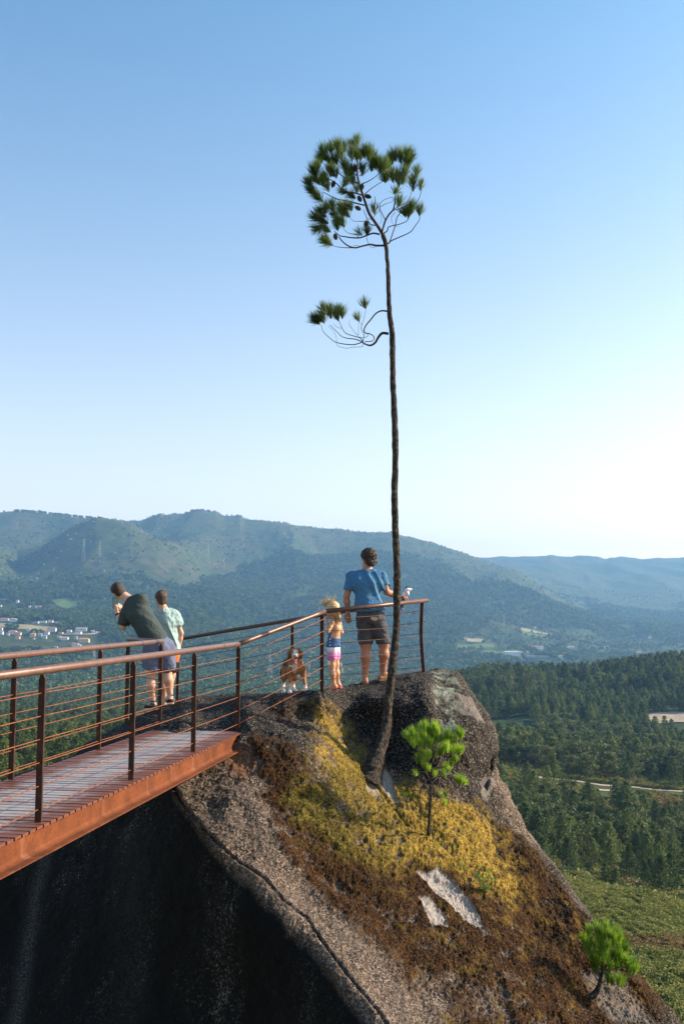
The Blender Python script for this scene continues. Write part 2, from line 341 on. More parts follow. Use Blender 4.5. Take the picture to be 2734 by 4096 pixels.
# picture x, picture y, depth
ROCKP = [(-260, 1930, 13.0), (0, 1795, 13.0), (100, 1757, 13.2), (168, 1735, 13.3), (225, 1692, 13.4), (300, 1650, 13.9), (345, 1630, 13.6), (395, 1612, 13.9), (470, 1595, 14.3), (560, 1592, 14.0), (650, 1587, 13.6),
 (738, 1582, 12.9), (768, 1578, 13.2), (850, 1563, 13.9), (968, 1544, 13.9), (1005, 1532, 14.3), (1055, 1541, 14.0), (1092, 1592, 13.4), (1133, 1660, 13.1), (1141, 1700, 12.9), (1134, 1735, 12.6),
 (1160, 1800, 12.4), (1200, 1890, 12.0), (1290, 2010, 11.3), (1372, 2122, 10.8), (1468, 2238, 10.3), (1560, 2350, 9.9), (1680, 2520, 9.2),
 (560, 1602, 13.0), (650, 1597, 12.8), (738, 1594, 12.35), (850, 1571, 13.55), (850, 1584, 12.85), (968, 1553, 13.55), (968, 1566, 12.95), (905, 1562, 13.5), (905, 1576, 12.9), (420, 1625, 12.6), (350, 1650, 12.7), (260, 1690, 12.8), (200, 1730, 12.7),
 (450, 1668, 11.9), (540, 1655, 12.0), (548, 1690, 11.35), (500, 1700, 11.45), (548, 1740, 11.15), (480, 1765, 11.0), (430, 1785, 10.85),
 (600, 1640, 12.0), (640, 1640, 12.1), (700, 1640, 12.2), (738, 1640, 12.15), (780, 1640, 12.45), (850, 1640, 12.6), (950, 1640, 12.2), (1040, 1640, 12.25), (1100, 1650, 12.6),
 (600, 1700, 11.3), (680, 1700, 11.4), (740, 1700, 11.7), (790, 1700, 12.05), (850, 1700, 12.25), (950, 1700, 11.85), (1040, 1700, 11.85), (1110, 1710, 12.3),
 (560, 1785, 10.75), (660, 1785, 10.85), (740, 1775, 11.1), (800, 1780, 11.4), (850, 1785, 11.65), (900, 1790, 11.7), (960, 1780, 11.6), (1050, 1785, 11.7), (1110, 1790, 12.1),
 (400, 1805, 10.7), (450, 1880, 10.3), (500, 1960, 9.9), (580, 2035, 9.6), (650, 2110, 9.3), (760, 2230, 8.85), (850, 2349, 8.45), (960, 2520, 7.9),
 (600, 1900, 10.2), (750, 1900, 10.5), (880, 1910, 10.8), (980, 1918, 10.95), (1080, 1910, 11.2), (1160, 1920, 11.6),
 (700, 2060, 9.75), (850, 2060, 9.95), (1000, 2060, 10.25), (1150, 2060, 10.6), (1270, 2070, 11.0),
 (900, 2230, 9.15), (1050, 2230, 9.4), (1200, 2230, 9.7), (1350, 2260, 10.0), (1440, 2290, 10.15),
 (1000, 2349, 8.75), (1150, 2349, 9.0), (1300, 2349, 9.35), (1450, 2380, 9.6), (1150, 2520, 8.3), (1400, 2520, 8.8),
 (330, 1830, 11.1), (350, 1960, 10.6), (420, 2100, 10.1), (550, 2230, 9.6), (650, 2349, 9.2), (200, 1900, 11.7), (200, 2100, 11.0), (300, 2349, 10.1), (0, 1900, 12.5), (0, 2100, 11.9), (0, 2349, 11.0), (-260, 2300, 11.9),
 (-260, 2520, 11.2), (200, 2520, 9.9), (600, 2520, 8.9)]
def _tps_fit(P, lam=2e-4):
    P = np.array(P, float); A = P[:, :2] / 500.0; n = len(A)
    d2 = ((A[:, None] - A[None]) ** 2).sum(-1); K = .5 * d2 * np.log(d2 + 1e-12) + lam * np.eye(n)
    Q = np.concatenate([np.ones((n, 1)), A], 1); M = np.zeros((n + 3, n + 3)); M[:n, :n] = K; M[:n, n:] = Q; M[n:, :n] = Q.T
    return A, np.linalg.solve(M, np.concatenate([P[:, 2], np.zeros(3)]))
_RA, _RW = _tps_fit(ROCKP)
def rock_depth(x, y):
    x = np.asarray(x, float); y = np.asarray(y, float); sh = x.shape; p = np.stack([x.ravel(), y.ravel()], -1) / 500.0; n = len(_RA)
    r = _RW[n] + p @ _RW[n + 1:]
    for k in range(n):
        d2 = ((p - _RA[k]) ** 2).sum(-1); r += _RW[k] * .5 * d2 * np.log(d2 + 1e-12)
    return r.reshape(sh)
def rock_point_s(xs, ys): return PSY(np.float64(xs), np.float64(ys), rock_depth(np.float64(xs / DS), np.float64(ys / DS)))

def pline_dist(x, y, pts):
    d = np.full(np.shape(x), 1e9)
    for (x0, y0), (x1, y1) in zip(pts[:-1], pts[1:]):
        dx, dy = x1 - x0, y1 - y0; t = np.clip(((x - x0) * dx + (y - y0) * dy) / (dx * dx + dy * dy), 0, 1)
        d = np.minimum(d, np.hypot(x - x0 - t * dx, y - y0 - t * dy))
    return d
def soft(x, y, poly, w):
    d = pline_dist(x, y, poly + [poly[0]]); s = np.where(inpoly(x, y, poly) > .5, d, -d); return np.clip(s / w + .5, 0, 1)
RIDGE = [(300, 1790), (385, 1802), (405, 1825), (450, 1880), (500, 1962), (580, 2040), (650, 2108), (700, 2165), (760, 2232), (800, 2290), (850, 2352), (960, 2520)]
CRACK = [(398, 1808), (425, 1850), (470, 1905), (520, 1958), (560, 1990), (600, 2020), (650, 2075), (700, 2120), (745, 2180), (790, 2240), (830, 2290), (880, 2352), (960, 2470)]
LEDGES = [([(1142, 1730), (1120, 1760), (1104, 1800), (1098, 1840)], 8, .045), ([(1060, 1560), (1085, 1620), (1120, 1670), (1128, 1720)], 6, .05), ([(1005, 1545), (990, 1600), (1000, 1660), (980, 1730)], 9, .05),
 ([(1110, 1790), (1130, 1850), (1165, 1900), (1215, 1960), (1260, 2010)], 6, .05), ([(870, 1765), (905, 1830), (930, 1880), (960, 1910)], 4, -.012), ([(620, 1650), (690, 1690), (740, 1730), (800, 1765)], 9, .04),
 ([(1240, 2000), (1300, 2080), (1370, 2180), (1440, 2290)], 7, .035), ([(540, 1800), (640, 1890), (700, 1990), (820, 2090), (900, 2180)], 10, .03), ([(960, 2000), (1040, 2040), (1100, 2110)], 4, -.02), ([(330, 1640), (420, 1650), (520, 1640)], 6, .03)]
def ledge(x, y, pts, w_):
    d = np.full(np.shape(x), 1e9); sg = np.zeros(np.shape(x)); end = np.ones(np.shape(x)); n = len(pts) - 1
    for i, ((x0, y0), (x1, y1)) in enumerate(zip(pts[:-1], pts[1:])):
        dx, dy = x1 - x0, y1 - y0; L2 = dx * dx + dy * dy; t = ((x - x0) * dx + (y - y0) * dy) / L2; tc = np.clip(t, 0, 1); q = np.hypot(x - x0 - tc * dx, y - y0 - tc * dy); m = q < d
        d = np.where(m, q, d); sg = np.where(m, np.sign(dx * (y - y0) - dy * (x - x0)), sg); end = np.where(m, np.sin(np.pi * np.clip((i + tc) / n, .02, .98)) ** .6, end)
    return np.tanh(sg * d / w_) * np.exp(-(d / (w_ * 7)) ** 2) * end
def build_rock():
    sil = np.array(SIL, float); L = np.concatenate([[0], np.cumsum(np.hypot(*np.diff(sil, axis=0).T))]); NC = 1250; NR = 400
    s = np.linspace(0, L[-1], NC); xs = np.interp(s, L, sil[:, 0]); ys = np.interp(s, L, sil[:, 1])
    # smooth then roughen the outline a little
    ys = ys + .9 * fbm(s / 14, 0 * s, o=3, s=2); xs = xs + .9 * fbm(s / 14, 0 * s + 9, o=3, s=3)
    xb = np.interp(np.linspace(0, 1, NC), [0, 1], [-260, 1680])
    # bottom anchors follow the outline smoothly
    t = np.linspace(0, 1, NR)[:, None] ** 1.12
    x = xs[None] * (1 - t) + xb[None] * t; y = ys[None] * (1 - t) + 2520 * t
    Yd = rock_depth(x, y)
    dist = np.hypot(x - xs[None], y - ys[None])
    right = np.clip((xs[None] - 1010) / 60, 0, 1) + np.clip((300 - xs[None]) / 80, 0, 1)
    q = np.clip(1 - dist / 34.0, 0, 1); Yd = Yd + np.minimum(right, 1) * .32 * (1 - np.sqrt(1 - q * q * .995))
    Yd[-1] = Yd[-2]
    fr = PD(x, y, Yd)
    # rear of the boulder, hidden from the camera but closing its volume
    back = []
    ix, iy = 500 - xs, 2300 - ys; il = np.hypot(ix, iy); ix, iy = ix / il, iy / il; Y0 = Yd[0]
    for dd, sh in ((.05, .3), (.12, .8), (.25, 1.6), (.45, 3), (.75, 6), (1.1, 11), (1.6, 20), (2.1, 42), (2.5, 85), (2.9, 170), (3.2, 320), (3.4, 520)):
        back.append(PD(xs + ix * sh, ys + iy * sh, Y0 + dd))
    allv = np.concatenate([np.array(back[::-1]), fr]); nb = len(back)
    bx = np.concatenate([np.repeat(xs[None], nb, 0), x]); by = np.concatenate([np.repeat(ys[None], nb, 0) - 3, y])
    nrm = np.cross(np.gradient(allv, axis=1), np.gradient(allv, axis=0)); nrm /= np.maximum(np.linalg.norm(nrm, axis=2, keepdims=True), 1e-9)
    if nrm[nb + 200, 700, 1] > 0: nrm = -nrm
    P = allv; px, py, pz = P[..., 0], P[..., 1], P[..., 2]
    # masks, drawn where the patches lie on the stone and where shade is painted
    ridge_d = pline_dist(bx, by, RIDGE); rx = np.interp(by, [p[1] for p in RIDGE[1:]], [p[0] for p in RIDGE[1:]])
    n1 = fbm(px * 2.2, py * 2.2, pz * 2.2, 4, 3); n2 = fbm(px * 7, py * 7, pz * 7, 3, 13); n3 = fbm(px * 22, py * 22, pz * 22, 3, 23); n4 = fbm(px * 60, py * 60, pz * 60, 2, 33)
    wob = 34 * n1 + 16 * n2 + 9 * n3
    bxx = bx + wob; byy = by + 30 * fbm(px * 2.1 + 5, py * 2.1, pz * 2.1, 4, 53) + 12 * n2
    left = np.clip((rx - bx - 6 + 9 * n2 + 8 * n3) / 30 + .5, 0, 1) * (by > 1790)  # left face beyond the arris, its shade painted into the colour
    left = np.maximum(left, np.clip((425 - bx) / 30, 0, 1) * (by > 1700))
    moss = np.maximum.reduce([soft(bxx, byy, [(728, 1612), (760, 1640), (800, 1690), (850, 1740), (870, 1790), (905, 1800), (950, 1800), (1010, 1830), (1080, 1850), (1120, 1880), (1150, 1950), (1190, 2030), (1170, 2075),
        (1090, 2040), (1040, 1985), (960, 1985), (900, 2000), (780, 1960), (700, 1920), (655, 1850), (680, 1800), (740, 1790), (690, 1740), (720, 1700), (730, 1660)], 80)])
    brown = soft(bxx, byy, [(570, 1690), (640, 1700), (700, 1740), (780, 1900), (900, 1960), (1100, 1930), (1190, 1900), (1240, 1960), (1350, 2100), (1440, 2210), (1530, 2330), (1420, 2340), (1250, 2300), (1020, 2230), (880, 2180),
        (760, 2090), (690, 2020), (640, 1900), (590, 1800)], 44)
    brown = np.maximum(brown, soft(bxx, byy, [(900, 2180), (1200, 2200), (1490, 2290), (1570, 2400), (1600, 2520), (1080, 2520), (1010, 2349), (950, 2270)], 60) * np.clip(.75 + 1.2 * n1, 0, 1))
    brown = np.maximum(brown, .55 * soft(bxx, byy, [(600, 1592), (730, 1592), (720, 1640), (640, 1650)], 20))
    dark = soft(bx + .4 * wob, by + .4 * wob, [(560, 1560), (1010, 1500), (1120, 1600), (1150, 1700), (1130, 1790), (1180, 1900), (1300, 2010), (1700, 2500), (1400, 2500), (1230, 2130), (1110, 1950), (1060, 1850), (1060, 1830), (950, 1790), (870, 1760), (790, 1690), (740, 1620),
        (700, 1640), (730, 1700), (690, 1740), (640, 1710), (560, 1690), (540, 1640)], 26)
    dark = np.maximum(dark, soft(bx, by, [(200, 1500), (560, 1500), (560, 1690), (420, 1750), (200, 1800)], 20))
    pale = np.maximum.reduce([w_ * soft(bx + 7 * n2 + 8 * n3, by + 10 * n3 + 5 * n2, q_, 5) for w_, q_ in zip((1, .95, .75, .35, .35, .5), (
        [(958, 2000), (1010, 1998), (1040, 2030), (1075, 2075), (1098, 2110), (1108, 2145), (1085, 2120), (1045, 2090), (1000, 2050)],
        [(960, 2060), (985, 2065), (1025, 2115), (1025, 2130), (985, 2120)],
        [(872, 1765), (885, 1770), (902, 1800), (915, 1850), (890, 1830), (868, 1795)],
        [(1045, 1600), (1075, 1595), (1110, 1650), (1090, 1660), (1060, 1640)],
        [(1100, 1790), (1130, 1780), (1135, 1800), (1108, 1840), (1090, 1820)],
        [(835, 1800), (865, 1810), (870, 1835), (840, 1820)]))])
    pale = np.maximum(pale, .3 * soft(bx + wob * .4, by, [(1330, 2230), (1420, 2230), (1500, 2349), (1400, 2349)], 14))
    lich = soft(bx + .6 * wob, by + .5 * wob, [(985, 1545), (1035, 1540), (1060, 1570), (1050, 1640), (1060, 1680), (1030, 1690), (1005, 1640), (1000, 1590)], 14) * np.clip(.3 + n2 * 2, 0, 1)
    moss = moss * np.clip(.82 + 1.0 * n2 + .6 * n1 + .8 * n3, 0, 1) * (1 - pale); moss = np.clip((moss - .15) * 1.9, 0, 1) * (1 - left)
    brown = brown * np.clip(.88 + .8 * n2 + .9 * n3, 0, 1) * (1 - pale); brown = np.clip((brown - .15) * 2.0, 0, 1) * (1 - left)
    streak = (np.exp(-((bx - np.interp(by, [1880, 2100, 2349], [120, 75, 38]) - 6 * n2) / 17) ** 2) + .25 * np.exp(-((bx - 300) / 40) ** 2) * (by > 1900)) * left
    # relief: grain of the granite, cushions of moss, the crack along the arris
    crack = pline_dist(bx + 2.5 * n3 + 5 * n2 + 5 * n1, by, CRACK)
    crack2 = pline_dist(bx + 4 * n2, by, [(738, 1584), (745, 1620), (770, 1660), (800, 1710), (830, 1760), (850, 1790), (880, 1830), (920, 1880), (950, 1910)])
    vis = 1.0
    grain = np.clip(n4, -1, 1)
    pit = np.abs(fbm(px * 34, py * 34, pz * 34, 2, 43)); disp = .035 * n1 + .022 * n2 - .020 * (1 - left) * (.4 - pit) + .012 * n3 * (1 - .6 * left) + .006 * grain * (1 - left)
    cush = np.abs(fbm(px * 11, py * 11, pz * 11, 3, 63)); cush2 = np.abs(fbm(px * 26, py * 26, pz * 26, 2, 73))
    mm = np.maximum(moss, brown * .8)
    disp += mm * (.016 + .009 * (.5 - cush * 2) + .010 * (.5 - cush2 * 2))
    disp -= .06 * np.exp(-(crack / 2.2) ** 2) * np.clip(.75 + n1 + n2, .15, 1) + .018 * np.exp(-(crack2 / 2.5) ** 2) * (1 - left)
    disp += .05 * np.exp(-(np.maximum(rx - 0 - bx, 0) / 14) ** 2) * np.exp(-(crack / 22) ** 2) * (by > 1815)
    for (la_, lw_, lh_) in LEDGES: disp += lh_ * ledge(bx + 7 * n2 + 14 * n1 + 4 * n3, by + 8 * n2, la_, lw_)
    rr_ = np.clip((bx - 980) / 80, 0, 1) * (by > 1560)
    cr_ = 1 - np.abs(fbm(px * 1.6 + 3, py * 1.6, pz * 1.6, 3, 83)) * 3; disp += rr_ * (.05 * cr_ - .03) + (1 - left) * (by > 1600) * .018 * (1 - np.abs(fbm(px * 3.1, py * 3.1, pz * 3.1, 3, 93)) * 3)
    disp[:nb - 2] *= .5
    v = (allv + nrm * disp[..., None]).reshape(-1, 3)
    nr = nb + NR; i = np.arange(nr - 1)[:, None] * NC + np.arange(NC - 1)[None]
    qd = np.stack([i, i + NC, i + NC + 1, i + 1], -1).reshape(-1, 4)
    me = npmesh('boulder', v, qd)
    for nme, a in (('moss', moss), ('brown', brown), ('dark', dark), ('pale', pale), ('lich', lich), ('left', left), ('streak', streak), ('crk', .8 * np.exp(-(crack / 2.0) ** 2) * np.clip(.7 + n1 + n2, .1, 1))): attr(me, nme, a)
    attr(me, 'golden', np.clip(np.maximum((bx - 780) / 250 + .35 * n1 + .15, (1790 - by) / 60 * (bx > 715)), 0, 1))
    attr(me, 'rust', np.clip(1 - np.hypot(bx - 552, (by - 1752) * .8) / 40, 0, 1))
    m = NT('granite'); p = m.pos()
    g1 = m.noise(p, 55, 3, .7); g2 = m.noise(p, 130, 2, .6); vv = m.vor(p, 75, 1); vvf = m.n('SeparateColor', 0, {}, i0=vv); lg = m.noise(p, 3, 5, .6)
    grains = m.math('ADD', m.math('MULTIPLY', g1, .6), m.math('MULTIPLY', vvf, .4))
    rock = m.ramp(grains, [(.32, (.016, .012, .010)), (.45, (.058, .042, .032)), (.57, (.165, .122, .092)), (.69, (.38, .29, .225))])
    rock = m.mix(m.map(m.noise(p, 13, 4, .7), .42, .56, .6, 0), rock, m.mix(.7, rock, (.02, .016, .013)))
    rock = m.mix(m.map(lg, .35, .7), rock, m.mix(.55, rock, (.12, .095, .075)))
    drk = m.ramp(grains, [(.42, (.006, .0055, .005)), (.54, (.020, .017, .015)), (.64, (.060, .050, .042)), (.75, (.26, .22, .185))])
    lft_shade = m.ramp(m.math('ADD', m.math('MULTIPLY', m.noise(m.vmul(p, (1, 1, .8)), 46, 4, .75), .7), m.math('MULTIPLY', m.noise(m.vmul(p, (1, 1, .25)), 2.2, 5, .6), .42)), [(.52, (.0018, .0016, .0014)), (.62, (.0045, .0042, .004)), (.68, (.03, .028, .026)), (.75, (.22, .20, .18))])  # near-black speckled stone: shade of the left face put into its colour
    c = m.mix(m.attr('dark'), rock, drk)
    brn = m.ramp(m.noise(p, 60, 3, .7), [(.42, (.003, .0013, .0004)), (.51, (.026, .009, .0012)), (.60, (.085, .033, .003)), (.74, (.19, .10, .013))])
    yel = m.ramp(m.noise(p, 45, 4, .75), [(.38, (.05, .032, .005)), (.47, (.26, .17, .024)), (.64, (.44, .30, .058))])
    yel2 = m.ramp(m.noise(p, 45, 4, .75), [(.40, (.012, .010, .002)), (.49, (.080, .066, .010)), (.68, (.25, .19, .026))])
    yel = m.mix(m.attr('golden'), yel2, yel)
    gap = m.map(m.noise(p, 9, 5, .75), .41, .53)
    yel = m.mix(gap, m.mix(.6, yel, brn), yel)
    brn = m.mix(m.math('MULTIPLY', m.map(m.noise(p, 5, 4, .7), .52, .68), m.attr('golden')), brn, m.mix(.45, brn, yel))
    c = m.mix(m.attr('brown'), c, brn); c = m.mix(m.attr('moss'), c, yel)
    c = m.mix(m.attr('lich'), c, m.ramp(m.noise(p, 40, 4, .7), [(.35, (.08, .085, .065)), (.6, (.30, .34, .27))]))
    c = m.mix(m.attr('pale'), c, m.ramp(m.noise(p, 90, 3, .7), [(.35, (.20, .17, .145)), (.6, (.46, .41, .37))]))
    c = m.mix(m.attr('left'), c, m.mix(m.math('MULTIPLY', m.attr('streak'), m.map(g1, .42, .62), True), lft_shade, (.07, .068, .065)))
    c = m.mix(m.math('MULTIPLY', m.attr('rust'), .7), c, (.30, .12, .04))
    c = m.mix(m.attr('crk'), c, (.01, .009, .008))
    h = m.math('ADD', m.math('MULTIPLY', g1, 1.0), m.math('MULTIPLY', g2, .5))
    m.bump(h, .9, .02)
    m.base(c, .92, 0, .2)
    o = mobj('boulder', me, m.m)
    tag(o, 'huge granite boulder with black lichen and yellow moss under the people and the bridge end', 'boulder')
    return o
# ------------------------------------------------------------------ rusty steel materials
def rust_mat(name, dark, mid, light, rough=.75, scale=9.0, streaks=False):
    m = NT(name); p = m.obj()
    f = m.noise(p, scale, 6, .65); f2 = m.noise(p, scale * 9, 4, .7)
    c = m.ramp(m.math('ADD', m.math('MULTIPLY', f, .65), m.math('MULTIPLY', f2, .35)), [(.36, dark), (.5, mid), (.64, light)])
    if streaks:
        s = m.noise(m.vmul(p, (5, 5, .35)), 1.3, 3, .5)
        c = m.mix(m.map(s, .60, .70, 0, .22), c, (.33, .19, .13))
    m.bump(f2, .5, .002)
    return m.base(c, rough, .15, .35)
M_POST = rust_mat('rusty_post_steel', (.014, .007, .005), (.038, .015, .009), (.085, .028, .012), .7)
M_BEAM = rust_mat('weathering_steel', (.075, .019, .004), (.130, .034, .007), (.185, .055, .014), .85, 4.0, True)
M_RAIL = rust_mat('handrail_tube', (.12, .066, .050), (.15, .085, .067), (.18, .105, .082), .36, 14)
M_RAILD = rust_mat('handrail_tube_dark', (.085, .045, .036), (.11, .06, .048), (.14, .08, .062), .36, 14)
M_CABLE = rust_mat('rusty_cable', (.13, .040, .014), (.22, .070, .022), (.30, .10, .035), .6, 30)
M_CABLED = simple('dull_cable', (.10, .06, .045), .6, .3)
M_CLAMP = simple('galvanised_clamp', (.6, .58, .55), .35, .8)
m = NT('plank_steel'); p = m.obj()
f = m.noise(p, 7, 6, .7); f2 = m.noise(m.vmul(p, (1, 6, 1)), 26, 4, .7)
red = m.ramp(f2, [(.35, (.10, .032, .018)), (.65, (.19, .065, .035))]); grey = m.ramp(f2, [(.3, (.19, .165, .17)), (.7, (.40, .36, .36))])
m.base(m.mix(m.map(m.math('ADD', m.attr('worn'), m.math('MULTIPLY', m.math('SUBTRACT', f, .5), 1.2)), .25, .75), red, grey), .55, .1, .4)
m.bump(f2, .4, .002); M_PLANK = m.m

BD = np.array([.163, .9866, 0.0]); BN = np.array([.9866, -.163, 0.0]); UP = np.array([0, 0, 1.0])
RB = np.array([-1.196, 11.619, 0.0])       # last right hand post on the bridge
LB = np.array([-2.146, 11.913, 0.0])       # last left hand post
CH = [.078 + .152 * k for k in range(6)]   # cable heights
def post_mb(base, h, wv=BN, tv=BD, w=.0225, t=.009, extra=.05):
    mb = MB(); b = np.asarray(base, float) - UP * extra; H = h + extra - .03
    poly = [b - wv * w - tv * t, b + wv * w - tv * t, b + wv * w + UP * (H - .03) - tv * t, b + wv * (w * .45) + UP * H - tv * t, b - wv * (w * .45) + UP * H - tv * t, b - wv * w + UP * (H - .03) - tv * t]
    mb.prism(poly, tv * 2 * t); return mb
def add_post(base, h, par, mat=None, **k):
    return post_mb(base, h, **k).build('post', mat or M_POST, par)
def add_tube(name, pts, r, par, mat, n=10, smooth=True):
    mb = MB(); mb.tube(pts, r, n); return mb.build(name, mat, par, smooth)
def add_cable(a, b, par, mat=None, r=.0042, sag=.0, n=2):
    a, b = np.asarray(a, float), np.asarray(b, float); t = np.linspace(0, 1, n)[:, None]
    pts = a + (b - a) * t - UP * (4 * sag * t * (1 - t)); return add_tube('cable', pts, r, par, mat or M_CABLE, 6)

def build_bridge():
    S0 = RB - BD * 9.6; S1 = RB - BD * .05
    T = empty('footbridge', V(RB - BD * 4 - BN * .5), 'rusty steel footbridge with slatted deck and cable railings, ending on the boulder', 'footbridge')
    # deck of cross planks
    mb = MB(); wl = 1.02; pitch = .098; worn = []
    L = LB + BN * 0; k = 0; end = RB - BD * .02
    wid = .965
    while k * pitch < 9.5:
        for a in range(8):      # eight lengths per plank so that the wear can vary across it
            u0, u1 = -wid - .045 + (wid + .115) * a / 8, -wid - .045 + (wid + .115) * (a + 1) / 8
            c = end - BD * (k * pitch + .045) + BN * (u0 + u1) / 2 - UP * (.012 + .0012 * math.sin(k * 2.3))
            z = (random.random() - .5) * .0004
            mb.box(c, BN * (u1 - u0) / 2, BD * .0375, UP * .009)
            for q in range(8):
                uu = (u0 if q % 2 == 0 else u1) + wid / 2
                worn.append(max(0, 1 - (abs(uu - .02) / .47) ** 2.2) * (.8 + .25 * math.sin(k * 1.7) * math.sin(k * .61)))
        k += 1
    me = mb.mesh('deck'); attr(me, 'worn', worn); mobj('deck', me, M_PLANK, T)
    # side beams: web, top angle, outward bottom flange
    for sgn, ref, nm in ((1, RB + BN * .035, 'side_beam'), (-1, LB - BN * .03, 'side_beam')):
        mb = MB(); e = ref + BD * (-.02 if sgn > 0 else -.25); s = e - BD * 9.6; c = (e + s) / 2; hl = BD * 4.8
        mb.box(c - UP * (.099), BN * .004, hl, UP * .071)
        mb.box(c - UP * .174 + BN * sgn * .045, BN * .05, hl, UP * .004)
        # curved fillet between web and flange
        pr = [e + BN * sgn * (.0045) - UP * .142, e + BN * sgn * .016 - UP * .160, e + BN * sgn * .034 - UP * .1695, e + BN * sgn * .0045 - UP * .1695]
        mb.prism(pr, -BD * 9.6)
        mb.box(c - UP * .029 - BN * sgn * .03, BN * .034, hl, UP * .004)
        bm = mb.build(nm, M_BEAM, T)
        mb = MB(); mb.box(e - BD * .12 - UP * .099 + BN * sgn * .048, BN * .044, BD * .004, UP * .070); mb.build('end_plate', M_POST, bm)
    for k in range(10):
        mb = MB(); mb.box(end - BD * (.4 + k * .9) - BN * wid / 2 - UP * .08, BN * (wid / 2), BD * .012, UP * .045); mb.build('cross_beam', M_POST, T)
    # right hand railing
    for side, B, nm in ((1, RB, 'r'), (-1, LB, 'l')):
        h = .99 if side > 0 else 1.012
        n = 6; P = [B - BD * 1.648 * k for k in range(n)] if side > 0 else [B - BD * 1.785 * k for k in range(n)]
        end_pt = P[0] + UP * h; st = P[-1] - BD * .4 + UP * h
        g = add_tube('guard_railing', [end_pt + (BD * .02 if side < 0 else 0), end_pt - BD * .9, end_pt - BD * 3, st], .0285, T, M_RAIL, 16); 
        mb = MB(); a = end_pt - BD * (.62); mb.tube([a, a - BD * .05], .0292, 16); mb.build('tube_joint', M_RAILD, g)
        for q in P: add_post(q - (UP * .0), h, g)
        for ci, ch in enumerate(CH):
            for a, b in zip(P[:-1], P[1:]):
                sg = .002
                if ci == 0 and side < 0: sg = .006
                add_cable(a + UP * ch, b + UP * ch, g, M_CABLE, .0036, sg + .002 * random.random(), 7)
    return T

